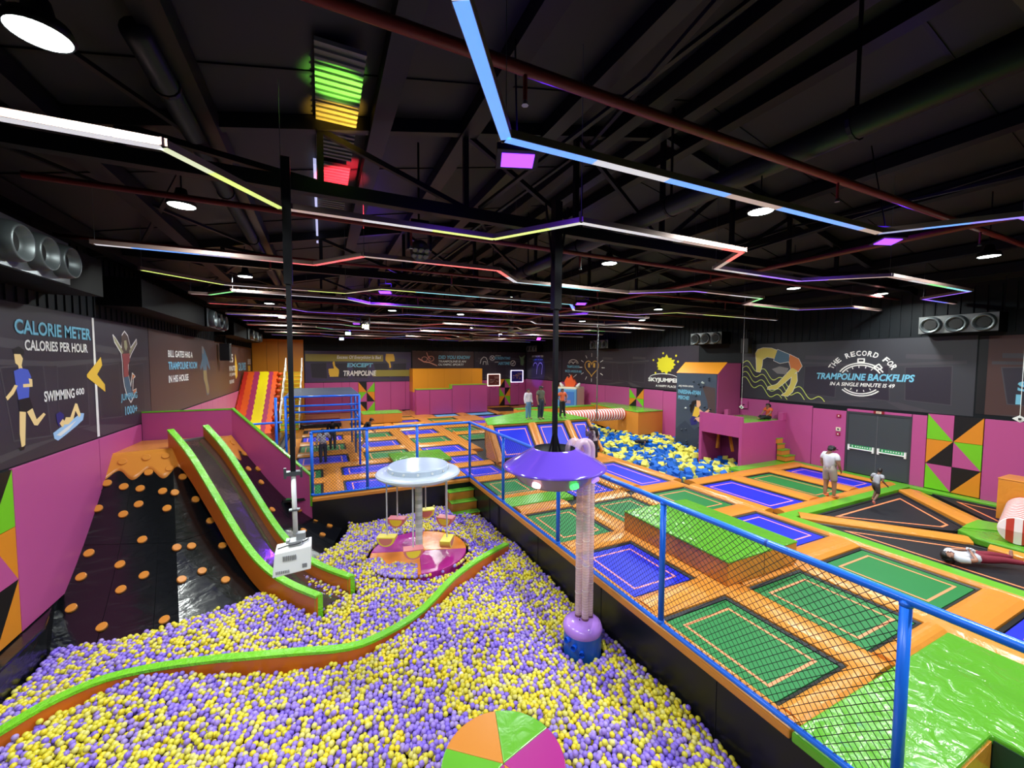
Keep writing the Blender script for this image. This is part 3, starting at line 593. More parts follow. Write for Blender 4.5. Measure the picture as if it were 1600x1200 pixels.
# magenta side panels behind the slope
sp = empty('padded_partition', (-3.8, 15.5, 1.9), 'magenta partition with green top behind the slide, level part', 'partition'); MB().box(-1.08, 1.15, 0, .08, -.9, .86).build('panel', M_pk, sp); MB().box(-1.08, 1.15, -.01, .09, .86, .9).build('top_trim', M_gr, sp)
sp2 = empty('padded_partition', (-2.65, 15.5, 0), 'magenta partition with green top sloping down to the blue rail post', 'partition')
dx, dy = 2.28, -1.3; nx, ny = -dy/2.62*.08, dx/2.62*.08
MB().add([(0, 0, -1.2), (dx, dy, -1.2), (dx, dy, .64), (0, 0, 2.78), (nx, ny, -1.2), (dx+nx, dy+ny, -1.2), (dx+nx, dy+ny, .64), (nx, ny, 2.78)], [(0, 1, 2, 3), (7, 6, 5, 4), (3, 2, 6, 7), (1, 5, 6, 2), (0, 3, 7, 4), (0, 4, 5, 1)]).build('panel', M_pk, sp2)
MB().bar((nx/2, ny/2, 2.80), (dx+nx/2, dy+ny/2, .66), .11, .04).bar((dx, dy, .66), (dx, dy, -.3), .09, .09).build('top_trim', M_gr, sp2)
# slide
prof = [(.2, 2.43), (.6, 2.22), (1.25, 1.82), (2.1, 1.12), (2.55, .73), (2.95, .38), (3.5, -.05), (4.05, -.36), (4.7, -.56), (5.4, -.63), (6.09, -.64)]
def catm(p, n=4):
    out = []
    for i in range(len(p)-1):
        p0, p1, p2, p3 = p[max(i-1, 0)], p[i], p[i+1], p[min(i+2, len(p)-1)]
        for k in range(n):
            t = k/n; out.append(tuple(.5*((2*p1[j])+(-p0[j]+p2[j])*t+(2*p0[j]-5*p1[j]+4*p2[j]-p3[j])*t*t+(-p0[j]+3*p1[j]-3*p2[j]+p3[j])*t**3) for j in range(len(p1))))
    return out+[p[-1]]
pr = catm(prof); sd_ = Vector((.6156, -.788, 0)).normalized(); sn = Vector((.788, .6156, 0)).normalized()
sld = empty('ball_slide', (-3.95, 14.0, 0), 'steel slide with orange sides and green edges running down into the balls', 'slide')
def swall(off, wd=.13):
    mbw, mbt = MB(), MB(); n = len(pr)
    for mb_, top, depth, w0, w1 in ((mbw, -.02, .62, 0, wd), (mbt, .02, .04, -.012, wd+.012)):
        vs = []
        for s, z in pr:
            b = sd_*s+sn*off
            zb = z-depth if mb_ is mbt else min(z-depth, z-.62)
            for q, zz in ((w0, zb), (w1, zb), (w1, z+top), (w0, z+top)): vs.append(tuple(b+sn*q+Vector((0, 0, zz))))
        fs = [(0, 1, 2, 3), (4*n-1, 4*n-2, 4*n-3, 4*n-4)]
        for i in range(n-1):
            for a in range(4): b_ = (a+1) % 4; fs.append((4*i+a, 4*i+4+a, 4*i+4+b_, 4*i+b_))
        mb_.add(vs, fs)
    s, z = pr[-1]; b = sd_*s+sn*off
    mbt.bar(b+sn*wd/2+Vector((0, 0, z+.02)), b+sn*wd/2+Vector((0, 0, z-.75)), wd+.024, .03)
    mbw.build('side_wall', mat('orange_slide_side', (190, 104, 24), .35, bump=.05, bscale=2), sld); mbt.build('green_edge', mat('green_edge', (120, 205, 34), .2, bump=.7, bscale=14, spec=.6), sld)
swall(0); swall(.85)
vs = []; n = len(pr)
for s, z in pr:
    for q in (.13, .85):
        vs.append(tuple(sd_*s+sn*q+Vector((0, 0, z-.32))))
MB().add(vs, [(2*i, 2*i+1, 2*i+3, 2*i+2) for i in range(n-1)]).build('slide_bed', mat('polished_steel', (150, 128, 118), .12, metal=.85, bump=.12, bscale=3, stretch=(1, 1, 1)), sld, smooth=True)
MB().bar(sd_*.22+sn*.13+Vector((0, 0, 2.1)), sd_*.22+sn*.85+Vector((0, 0, 2.1)), .1, .04).build('lip', M_alu, sld)
# round carousel island
ci = empty('carousel', (2.32, 10.85, -1.1), 'white carousel with a round canopy and hanging fruit slice seats over the balls', 'carousel')
zc = .25; wm = [mat('disc_orange', (222, 128, 30), .2, bump=.15, bscale=3), mat('disc_magenta', (170, 36, 132), .2, bump=.2, bscale=3)]
def sector_disc(parent, R, z0, z1, secs, mats, name='floor_segment', edge=None):
    for a0, a1, mi in secs:
        N_ = 10; pts = [(0, 0)]+[(R*math.cos(R_(a0+(a1-a0)*i/N_)), R*math.sin(R_(a0+(a1-a0)*i/N_))) for i in range(N_+1)]
        MB().prism(pts, z0, z1).build(name, mats[mi], parent, bevel=.012)
sector_disc(ci, 1.28, 0, zc, [(-100, -18, 1), (-18, 72, 0), (72, 162, 1), (162, 260, 0)], wm)
MB().lathe([(.16, zc), (.16, zc+.03), (.1, zc+.06)], 0, 0, 24).build('collar', wm[0], ci)
mb = MB(); z = zc; k = 0
while z < 2.2:
    mb.tube([(0, 0, z), (0, 0, z+.11)], .098, 20, mi=k % 2, cap=False); z += .11; k += 1
mb.build('centre_pole', [mat('pale_pole', (178, 190, 192), .3), mat('paler_pole', (206, 214, 216), .3)], ci, smooth=True)
M_can = mat('canopy_plastic', (205, 216, 226), .18, bump=.05, bscale=6, spec=.6)
MB().lathe([(0, 2.16), (.3, 2.18), (.95, 2.30), (1.1, 2.38), (1.12, 2.43), (1.08, 2.47), (.82, 2.5), (0, 2.5)], 0, 0, 48).build('canopy', M_can, ci, smooth=False)
MB().lathe([(.80, 2.5), (.81, 2.62), (.76, 2.65), (.1, 2.64), (0, 2.64)], 0, 0, 48).build('canopy_crown', mat('crown_plastic', (196, 210, 222), .12, spec=.7), ci)
studs = MB()
for k in range(14):
    a = 2*math.pi*k/14; studs.tube([(.8*math.cos(a), .8*math.sin(a), 2.56), (.83*math.cos(a), .83*math.sin(a), 2.56)], .03, 8)
studs.build('stud', M_white, ci)
Yv, Pk = ((232, 214, 70), (214, 118, 122))
for k, (sx, sy, sz, c0, c1, rz) in enumerate([(-.78, .0, .82, Yv, Pk, -25), (-.42, .65, 1.0, Pk, Yv, 150), (.36, .75, 1.1, Yv, Pk, 175), (.82, .2, 1.0, Pk, Yv, -40), (.5, -.45, .72, Yv, Pk, 60), (-.25, -.62, .72, Pk, Yv, -8)]):
    r_ = math.hypot(sx, sy); sx, sy = sx/r_*.84, sy/r_*.84
    MB().tube([(sx, sy, sz+.02), (sx, sy, 2.3)], .02, 8).build('hanger_rod', mat('pale_rod', (196, 196, 204), .3), ci)
    seat = empty('slice_seat', (sx, sy, sz), rz=R_(rz)); seat.parent = ci
    if True:
        Ra = .25; o_ = [(Ra*math.cos(R_(180+180*i/14)), Ra*math.sin(R_(180+180*i/14))) for i in range(15)]
        vs = [(x, -.14, y) for x, y in o_]+[(x, .14, y) for x, y in o_]; n_ = 15
        o1 = MB().add(vs, [tuple(range(n_)), tuple(range(n_, 2*n_))[::-1]]+[(i, n_+i, n_+(i+1) % n_, (i+1) % n_) for i in range(n_)]).build('rind', mat('seat_y' if c0 is Yv else 'seat_p', c0, .3), seat, bevel=.012)
        for sgn in (-1, 1):
            pts = [(.18*math.cos(R_(180+180*i/12)), sgn*.142, -.03+.18*math.sin(R_(180+180*i/12))) for i in range(13)]
            MB().add(pts, [tuple(range(13)) if sgn < 0 else tuple(range(13))[::-1]]).build('slice_face', mat('face_y' if c1 is Yv else 'face_p', (240, 214, 60) if c1 is Yv else (206, 120, 112), .4), seat)
fd = empty('round_table', (1.82, 4.05, -1.2), 'round padded disc of orange, green and magenta wedges at the bottom edge', 'padded disc')
sector_disc(fd, .72, .45, .86, [(72, 108, 1), (108, 180, 0), (180, 235, 1), (235, 300, 2), (300, 350, 0), (350, 432, 1)] if False else [(75, 140, 0), (15, 75, 1), (-60, 15, 2), (140, 205, 1), (205, 265, 2), (265, 300, 0)], [mat('disc_or2', (205, 128, 40), .3), M_gr, mat('disc_mg2', (168, 44, 128), .25)], 'wedge')
MB().lathe([(.2, 0), (.2, .45)], 0, 0, 16).build('pedestal', M_or, fd)
# curved divider board in the balls
dv = [(-4.3, 7.45), (-4.0, 7.75), (-3.7, 8.1), (-3.23, 8.42), (-2.55, 8.42), (-1.82, 8.2), (-1.12, 7.9), (-.43, 7.68), (.34, 7.52), (.97, 7.68), (1.78, 8.08), (2.68, 8.9), (3.61, 9.5), (4.6, 10.05)]
dp = catm(dv, 3); dvd = empty('curved_divider', (0, 8, -1.1), 'wavy low divider board with orange sides and green top across the balls', 'divider')
def ribbon(pts, wd, z0, z1):
    vs = []; n = len(pts)
    for i, p in enumerate(pts):
        a = Vector(pts[max(i-1, 0)]); b = Vector(pts[min(i+1, n-1)]); d = (b-a).normalized(); q = Vector((-d.y, d.x))*wd/2; p = Vector(p)-Vector((0, 8))
        zz = .05*math.sin(i*.4)
        for s, z in ((-1, z0), (1, z0), (1, z1), (-1, z1)): vs.append((p.x+q.x*s, p.y+q.y*s, z+zz))
    fs = [(0, 1, 2, 3), (4*n-1, 4*n-2, 4*n-3, 4*n-4)]
    for i in range(n-1):
        for a in range(4): fs.append((4*i+a, 4*i+(a+1) % 4, 4*i+4+(a+1) % 4, 4*i+4+a)[::-1])
    return MB().add(vs, fs)
ribbon(dp, .13, -.3, .30).build('side_panels', mat('orange_board', (205, 104, 30), .35), dvd); ribbon(dp, .155, .30, .35).build('green_top', mat('green_edge', (120, 205, 34)), dvd)
# foam steps into the pit
stp = empty('foam_steps', (4.48, 13.9, -1.2), 'three orange foam steps with green treads down into the balls', 'steps')
for k, (y0, z) in enumerate(((-.18, .88), (-.5, .58), (-.82, .28))):
    MB().box(-.46, .46, y0, .18, z-.32, z-.03).build('riser', M_ors, stp, bevel=.01); MB().box(-.48, .48, y0-.02, .18, z-.03, z).build('tread', M_gr, stp, bevel=.01)
# bubble machine: lilac lid, blue drum, hoses up to the hanging saucer
bmch = empty('ball_blower', (4.3, 6.0, -1.15), 'blue drum with lilac domed lid feeding clear hoses', 'blower')
MB().lathe([(.345, 0), (.345, .55)], 0, 0, 40).build('drum', mat('blue_drum', (24, 84, 176), .3, bump=.04), bmch, smooth=True)
MB().lathe([(.348, .5), (.362, .54), (.362, .58), (.335, .65), (.26, .69), (.15, .71), (0, .715)], 0, 0, 40).build('lid', mat('lilac_lid', (178, 128, 226), .2, bump=.03), bmch, smooth=True)
MB().tube([(-.1, -.05, .73), (-.1, -.05, .745)], .012, 8).tube([(-.06, 0, .735), (-.06, 0, .75)], .012, 8).build('air_hole', M_bkm, bmch)
for k, (a, z) in enumerate(((-170, .44), (-148, .36), (-126, .28))):
    d = Vector((math.cos(R_(a)), math.sin(R_(a)), .0)); p = d*.325; MB().tube([p+Vector((0, 0, z)), p+d*.09+Vector((0, 0, z+.01))], .048, 16, cap=False).build('outlet', mat('outlet_blue', (26, 92, 220), .3), bmch, smooth=True)
M_hose = mat('clear_hose', (240, 208, 214), .12, spec=.6, alpha=.55)
M_hoser = mat('hose_ring', (250, 226, 230), .2, alpha=.16)
UFO = Vector((3.66, 6.0, 0))
for k, (hx, hy) in enumerate(((4.275, 6.10), (4.32, 5.95), (4.455, 6.0))):
    top = 2.42; pts = [(0, 0, 0), (0, 0, 1.0), (0, 0, 2.0), (0, 0, 3.16)]
    for i in range(1, 9):
        a = math.pi*i/9; cxh = UFO.x+.35-hx+.06*k; pts.append((cxh/2*(1-math.cos(a)), 0, 3.16+.15*math.sin(a)))
    pts.append((UFO.x+.35-hx+.06*k, 0, 3.0))
    t = empty('clear_hose', (hx, hy, -.43), '%s of the three clear ribbed hoses between saucer and blower' % ('leftmost', 'middle', 'rightmost')[k], 'hose', 'clear hoses')
    MB().tube(pts, .064, 16, cap=False).build('hose_tube', M_hose, t, smooth=True)
    mb = MB(); z = .05
    while z < 2.7: mb.tube([(0, 0, z), (0, 0, z+.02)], .066, 14, cap=False); z += .05
    mb.build('ribs', M_hoser, t, smooth=True)
    MB().tube([(0, 0, -.03), (0, 0, .03)], .068, 16).build('cuff', mat('cuff', (120, 80, 90), .3), t)
    mb = MB()
    for q in range(5): mb.tube([(0, 0, .45+.47*q+.1*k), (0, 0, .458+.47*q+.1*k)], .069, 14, cap=False)
    mb.build('clip', M_white, t)
uf = empty('hanging_saucer', (UFO.x, UFO.y, 2.58), 'purple flying saucer with coloured lights hanging on a pole over the balls', 'saucer')
M_pu = mat('purple_gloss', (112, 78, 204), .13, spec=.7, coat=.4)
MB().lathe([(.36, .24), (.38, .238), (.40, .225), (.865, -.05), (.90, -.075), (.895, -.095), (.83, -.115)], 0, 0, 56).build('upper_shell', M_pu, uf, smooth=True)
MB().lathe([(.83, -.114), (.76, -.17), (.64, -.31), (.50, -.385), (.42, -.405), (0, -.41)], 0, 0, 48).build('lower_shell', mat('mauve_shell', (156, 132, 164), .22, spec=.6), uf, smooth=True)
MB().lathe([(.36, .238), (.35, .1), (0, .08)], 0, 0, 32).build('well', M_bkm, uf, smooth=True)
for a, c in ((-145, (255, 190, 190)), (-95, (60, 255, 90)), (-48, (120, 90, 255)), (0, (255, 120, 120)), (60, (90, 200, 255)), (130, (255, 220, 90))):
    d = Vector((math.cos(R_(a)), math.sin(R_(a)), 0)); p = d*.70+Vector((0, 0, -.235))
    MB().tube([p-d*.03+Vector((0, 0, .05)), p+d*.03-Vector((0, 0, .035)), p+d*.036-Vector((0, 0, .045))], [.075, .07, .04], 16).build('light', mat('saucer_light_%d' % a, c, .3, emis=c, estr=3.2), uf)
pl = empty('hanging_pole', (UFO.x, UFO.y, 2.5), 'black square pole that carries the purple saucer', 'pole')
pl.location.z = 2.62
MB().box(-.035, .035, -.035, .035, .09, 4.3).build('pole_tube', M_steel, pl); MB().box(-.07, .07, -.07, .07, 2.6, 4.4).build('sleeve', M_steel, pl)
for dx_ in (-.13, .13): MB().bar((dx_*.2, 0, .45), (dx_, 0, .06), .025, .025).build('foot_brace', M_steel, pl)
MB().box(-.17, .17, -.05, .05, .03, .07).build('foot_plate', M_steel, pl)
for s_ in (-1, 1): MB().bar((s_*.05, 0, 3.2), (s_*.22, 0, 4.35), .03, .03).build('top_brace', M_steel, pl)
# projector on its pole
pj = empty('projector', (-.38, 6.0, 1.55), 'white projector hanging over the slide', 'projector')
mb = MB(); mb.add([(-.24, -.2, 0), (.2, -.2, .03), (.2, .16, .03), (-.24, .16, 0), (-.21, -.17, .3), (.21, -.17, .33), (.21, .14, .33), (-.21, .14, .3)], [(0, 3, 2, 1), (4, 5, 6, 7), (0, 1, 5, 4), (1, 2, 6, 5), (2, 3, 7, 6), (3, 0, 4, 7)]); mb.build('case', M_white, pj, bevel=.01)
g = MB()
for k in range(8): g.box(-.12+.02*k, -.11+.02*k, -.192, -.180, .19, .255)
for k in range(8): g.box(-.2+.02*k, -.19+.02*k, -.205, -.195, .04, .075)
g.box(.1, .155, -.2, -.19, .07, .12); g.build('vent_slots', mat('vent_grey', (130, 130, 132), .5), pj)
MB().box(-.06, .1, -.08, .08, .33, .38).box(.03, .14, -.05, .05, .38, .47).box(-.09, -.05, -.06, .04, .36, .4).build('bracket', mat('bracket_grey', (170, 172, 174), .35, metal=.5), pj)
MB().tube([(-.18, -.1, .33), (-.08, -.12, .36), (.05, -.1, .355), (.16, -.02, .36), (.17, .08, .34)], .008, 6).build('cable', M_bkm, pj)
pp = empty('hanging_pole', (-.4, 6.02, 1.9), 'pole carrying the white projector, black above and white below', 'pole')
MB().tube([(.04, 0, .1), (.03, 0, .95)], .03, 12).build('white_tube', M_white, pp, smooth=True); MB().box(0, .06, -.03, .03, .93, 5.0).box(-.02, .08, -.05, .05, 3.4, 5.0).build('black_tube', M_steel, pp)
MB().box(-.05, .12, -.05, .05, .9, .95).box(-.03, .1, -.04, .04, .42, .44).box(-.08, -.05, -.02, .02, .86, 1.0).box(.11, .14, -.02, .02, .86, 1.0).build('clamp', M_alu, pp)
# ------------------------------------------------------------------ the balls
rng = np.random.default_rng(5)
def seg_clear(x, y):
    # keep balls out of the divider, slide, islands, drum
    d = np.full(x.shape, 9.)
    P_ = np.array(dp)
    for i in range(len(P_)-1):
        a, b = P_[i], P_[i+1]; ab = b-a; t = np.clip(((x-a[0])*ab[0]+(y-a[1])*ab[1])/(ab@ab), 0, 1); d = np.minimum(d, np.hypot(x-a[0]-t*ab[0], y-a[1]-t*ab[1]))
    ok = d > .10
    ok &= np.hypot(x-4.3, y-6.0) > .39
    ok &= np.hypot(x-1.82, y-4.05) > .74
    r = np.hypot(x-2.32, y-10.85); ang = np.degrees(np.arctan2(y-10.85, x-2.32))
    ok &= ~((r < 1.36) & ~((ang > -150+0) & (ang < -105) & (r > .75)) & ~((ang < -150) & (r > 1.0)))
    for off in (.065, .915):
        sx, sy = -3.95+sn.x*off, 14.0+sn.y*off; t = np.clip((x-sx)*sd_.x+(y-sy)*sd_.y, 0, 6.12); ok &= np.hypot(x-sx-t*sd_.x, y-sy-t*sd_.y) > .12
    ok &= ~((x > 3.98) & (y > 13.0))
    return ok
def surf_z(x, y):
    z = -.985+.045*np.clip(8.3-y, 0, 1)+.05*np.clip((-1.5-x)/2, 0, 1)+.045*np.sin(x*1.7+y*.6)+.05*np.sin(y*1.3-x*.9)+.03*np.sin(x*4.1)*np.sin(y*3.3)+.07*np.exp(-((np.hypot(x-2.32, y-10.85)-1.3)/.5)**2)
    return z
def slope_lim(x, y):
    # is the point in front of the slope foot (z of slope below ball level)?
    fp = [(-4.62, -9), (-4.62, 10.15), (-4.1, 9.95), (-3.25, 9.75), (-2.45, 9.72), (-1.5, 10.35), (-.4, 11.5), (.35, 12.3), (.75, 13.2), (.62, 14.1)]
    lim = np.full(x.shape, 14.1)
    xs = [-4.62, -4.1, -3.25, -2.45, -1.5, -.4, .35, .7]; ys = [10.15, 9.95, 9.8, 9.85, 10.45, 11.6, 12.5, 13.6]
    l = np.interp(x, xs, ys); return (y < np.where(x < .7, l, 14.05)) & (x > -4.53)
pts = []
D = .081
for layer in range(3):
    st = D*1.0; gx = np.arange(-14, 14, st); gy = np.arange(-14, 16, st*.866)
    X, Y = np.meshgrid(gx, gy); X = X+(np.arange(len(gy)) % 2)[:, None]*st/2+layer*st/2*.9; Y = Y+layer*st*.29; ca, sa = math.cos(.41), math.sin(.41); X, Y = X*ca-Y*sa, X*sa+Y*ca; inn = (X > XL+.06) & (X < 4.93) & (Y > -1.2) & (Y < 14.08); X, Y = X[inn], Y[inn]
    x = X.ravel()+rng.normal(0, .014, X.size); y = Y.ravel()+rng.normal(0, .014, X.size)
    # what can be seen: skip what lies far below the frame
    keep = seg_clear(x, y) & slope_lim(x, y) & (x < 4.92) & (y < 14.05) & ~((y < 2.6) & (x < -1.5)) & (y > 2.2-.0*x)
    if layer == 2: keep &= rng.random(x.size) < .06
    z = surf_z(x, y)+(layer-1)*D*.70+rng.normal(0, .010, x.size)
    r_ = np.hypot(x-2.32, y-10.85); z = np.where(r_ < 1.39, np.maximum(z, -.86+.01*layer)+.0, z)
    pts.append(np.stack([x, y, z], 1)[keep])
pts = np.concatenate(pts)
# clumps of colour
cn = np.sin(pts[:, 0]*3.1+1.3*np.sin(pts[:, 1]*2.3))+np.sin(pts[:, 1]*2.7+pts[:, 0]*1.9)+rng.normal(0, 2.6, len(pts))
isy = cn > .1
PUR = np.array([lin((152, 124, 214)), lin((138, 112, 210)), lin((164, 142, 206)), lin((130, 102, 216))]); YEL = np.array([lin((220, 208, 66)), lin((212, 200, 54)), lin((216, 206, 112)), lin((226, 204, 40))])
colr = np.where(isy[:, None], YEL[rng.integers(0, 4, len(pts))], PUR[rng.integers(0, 4, len(pts))])
pp_ = rng.random(len(pts)); colr[pp_ < .0003] = lin((30, 150, 160)); colr[(pp_ > .0003) & (pp_ < .0016)] = lin((226, 222, 214))
# visible size: nearest upper-layer balls become objects of their own
d2 = np.linalg.norm(pts-np.array([0, 0, CAM_H]), axis=1); cand = np.where((pts[:, 2] > surf_z(pts[:, 0], pts[:, 1])+.03) & (pts[:, 1] > 3.3) & (pts[:, 0] > -1.2) & (pts[:, 0] < 4.8))[0]
near = cand[np.argsort(d2[cand])[:300]]; mask = np.ones(len(pts), bool); mask[near] = False
def ico(r, sub):
    import bmesh
    bm = bmesh.new(); bmesh.ops.create_icosphere(bm, subdivisions=sub, radius=r); me = bpy.data.meshes.new('play_ball'); bm.to_mesh(me); bm.free(); me.polygons.foreach_set('use_smooth', [True]*len(me.polygons)); return me
bmats = {}
def ballmat(key, c):
    m = bpy.data.materials.new(key); m.use_nodes = True; b = m.node_tree.nodes['Principled BSDF']; b.inputs['Base Color'].default_value = (*c, 1); b.inputs['Roughness'].default_value = .38; b.inputs['Subsurface Weight'].default_value = 0; return m
my, mp_ = ballmat('yellow_ball', YEL[0]), ballmat('purple_ball', PUR[0])
mey = ico(D/2, 3); mey.materials.append(my); mep = ico(D/2, 3); mep.materials.append(mp_)
for k in near:
    o = bpy.data.objects.new('play_ball', mey if isy[k] else mep); COL.objects.link(o); o.location = pts[k]
    tag(o, 'yellow plastic ball near the bottom of the photo' if isy[k] else 'purple plastic ball near the bottom of the photo', 'ball', 'nearest balls of the ball pit')
def gn_scatter(name, P, Cc, me_inst, matl, label, cat, rot=None, scl=None):
    me = bpy.data.meshes.new(name); me.vertices.add(len(P)); me.vertices.foreach_set('co', P.astype(np.float32).ravel())
    a = me.attributes.new('col', 'FLOAT_COLOR', 'POINT'); a.data.foreach_set('color', np.concatenate([Cc, np.ones((len(P), 1))], 1).astype(np.float32).ravel())
    if rot is not None:
        a = me.attributes.new('rot', 'FLOAT_VECTOR', 'POINT'); a.data.foreach_set('vector', rot.astype(np.float32).ravel())
    o = bpy.data.objects.new(name, me); COL.objects.link(o); tag(o, label, cat, kind='stuff')
    me_inst.materials.clear(); me_inst.materials.append(matl)
    src = bpy.data.objects.new(name+'_piece', me_inst)      # not linked: used only as the instanced shape
    g = bpy.data.node_groups.new(name, 'GeometryNodeTree'); g.interface.new_socket('Geometry', in_out='INPUT', socket_type='NodeSocketGeometry'); g.interface.new_socket('Geometry', in_out='OUTPUT', socket_type='NodeSocketGeometry')
    gi, go = g.nodes.new('NodeGroupInput'), g.nodes.new('NodeGroupOutput'); ip = g.nodes.new('GeometryNodeInstanceOnPoints'); oi = g.nodes.new('GeometryNodeObjectInfo'); oi.inputs[0].default_value = src
    g.links.new(gi.outputs[0], ip.inputs['Points']); g.links.new(oi.outputs['Geometry'], ip.inputs['Instance']); g.links.new(ip.outputs[0], go.inputs[0])
    if rot is not None:
        na = g.nodes.new('GeometryNodeInputNamedAttribute'); na.data_type = 'FLOAT_VECTOR'; na.inputs['Name'].default_value = 'rot'; er = g.nodes.new('FunctionNodeEulerToRotation'); g.links.new(na.outputs[0], er.inputs[0]); g.links.new(er.outputs[0], ip.inputs['Rotation'])
    o.modifiers.new('scatter', 'NODES').node_group = g; return o
gn_scatter('play_balls', pts[mask], colr[mask], ico(D/2, 2), attr_mat('ball_plastic', .38, inst=True), 'sea of purple and yellow plastic balls filling the pit', 'balls')
print('balls', len(pts))
# ------------------------------------------------------------------ wall padding panels
def wpanel(parent, frame, u0, u1, z0, z1, m=None, d=.05, name='panel', off=0.):
    a, b = frame(u0, z0, off), frame(u1, z1, off+d)
    return MB().box(min(a[0], b[0]), max(a[0], b[0]), min(a[1], b[1]), max(a[1], b[1]), z0, z1).build(name, m or M_pkm, parent, bevel=.008)
def tripanel(parent, frame, pts, m, d=.055):
    n = len(pts); vs = [frame(u, z, 0) for u, z in pts]+[frame(u, z, d) for u, z in pts]
    return MB().add(vs, [tuple(range(n, 2*n))[::1], tuple(range(n))[::-1]]+[(i, (i+1) % n, n+(i+1) % n, n+i) for i in range(n)]).build('panel', m, parent)
TM = dict(g=mat('panel_green', (112, 190, 34), .35), o=mat('panel_orange', (214, 132, 34), .35), k=mat('panel_black', (18, 18, 20), .35), p=M_pkm)
def tricell(parent, frame, ul, ur, z0, z1, diag, ca, cb):
    """ul, ur: wall coordinates of the cell's left and right edge as seen; diag '\\' splits into lower-left ca, upper-right cb; '/' into upper-left ca, lower-right cb"""
    g = .006; s = 1 if ur > ul else -1; ul, ur, z0, z1 = ul+g*s, ur-g*s, z0+g, z1-g
    if diag == '\\': A, B = [(ul, z1), (ul, z0), (ur, z0)], [(ul, z1), (ur, z0), (ur, z1)]
    else: A, B = [(ul, z0), (ur, z1), (ul, z1)], [(ul, z0), (ur, z0), (ur, z1)]
    tripanel(parent, frame, A, TM[ca]); tripanel(parent, frame, B, TM[cb])
def trigrid(parent, frame, us, zs, cells):
    for r, row in enumerate(cells):
        for c, (dg, a, b) in enumerate(row): tricell(parent, frame, us[c], us[c+1], zs[r+1], zs[r], dg, a, b)
PA = [[('\\', 'g', 'p'), ('/', 'k', 'o')], [('/', 'o', 'k'), ('\\', 'p', 'g')], [('\\', 'g', 'p'), ('/', 'k', 'o')]]
trigrid(wr, fR, (6.41, 5.76, 5.10), (2.60, 1.73, .88, .02), PA)
trigrid(wr, fR, (21.4, 20.72, 20.05), (2.62, 1.95, 1.42), [[('\\', 'g', 'p'), ('/', 'k', 'o')], [('/', 'o', 'k'), ('\\', 'p', 'g')]])
trigrid(wr, fR, (31.6, 30.9, 30.2), (2.62, 1.75, .9, .05), PA)
PB = [[('\\', 'o', 'k'), ('/', 'p', 'g')], [('/', 'g', 'p'), ('\\', 'k', 'o')], [('\\', 'o', 'k'), ('/', 'p', 'g')]]
trigrid(wb, fB, (2.83, 3.49, 4.15), (2.58, 1.72, .88, .04), PB)
PC = [[('/', 'o', 'k'), ('\\', 'p', 'g')], [('\\', 'g', 'p'), ('/', 'k', 'o')], [('/', 'o', 'k'), ('\\', 'p', 'g')]]
trigrid(wb, fB, (16.03, 16.63, 17.23), (2.66, 1.8, .95, .05), PC)
trigrid(wl, fL, (9.2, 9.84), (2.44, 1.44, .5, -.45), [[('/', 'k', 'g')], [('\\', 'p', 'o')], [('/', 'k', 'o')]])
trigrid(wl, fL, (8.5, 9.2), (2.44, 1.44, .5, -.45), [[('\\', 'g', 'p')], [('/', 'o', 'k')], [('\\', 'g', 'p')]])
for a, b, z0, z1 in ((-5.9, -3, 0, 2.5), (-3, -.5, 0, 2.5), (-.5, 2.2, 0, 2.5), (2.2, 5.09, 0, 2.58), (6.42, 6.82, 0, 2.52), (8.8, 10.03, 0, 2.42), (10.04, 11.9, 0, 2.5), (11.91, 13.36, -.5, 2.58), (16, 18.4, -.6, 2.6), (18.41, 20.04, 0, 2.62), (21.41, 24, 0, 2.65), (24.01, 26.5, 0, 2.65), (26.51, 29, 0, 2.65), (29.01, 30.19, 0, 2.65), (31.61, 34, 0, 2.65), (34.01, 36.9, 0, 2.65)):
    wpanel(wr, fR, a+.006, b-.006, z0, z1)
wpanel(wr, fR, 6.83, 8.79, 2.43, 2.52)
for a, b in ((-1.3, .1), (.1, 1.5), (1.5, 2.12), (2.12, 2.82), (4.16, 5.5), (5.5, 6.8), (6.8, 7.45), (14.1, 15), (15, 16.02), (17.24, 18.2), (18.2, 18.95)): wpanel(wb, fB, a+.008, b-.008, .02, 2.58)
for a, b in ((9.86, 12.85), (12.86, 15.38)): wpanel(wl, fL, a+.006, b-.006, -.46, 2.44)
yy = 15.6
while yy < 36.5: wpanel(wl, fL, yy+.006, yy+1.05-.006, 0, 2.42, m=mat('pink_padding_far', (196, 98, 140), .4)); yy += 1.05
for k, (a, b) in enumerate(((-4.88, -3.9), (-3.9, -3.1), (-3.1, -2.2), (-2.2, -1.32))):
    wpanel(wb, fB, a+.008, b-.008, 0, 6.1, m=mat('orange_wall_panel', (222, 140, 24), .4), d=.06)
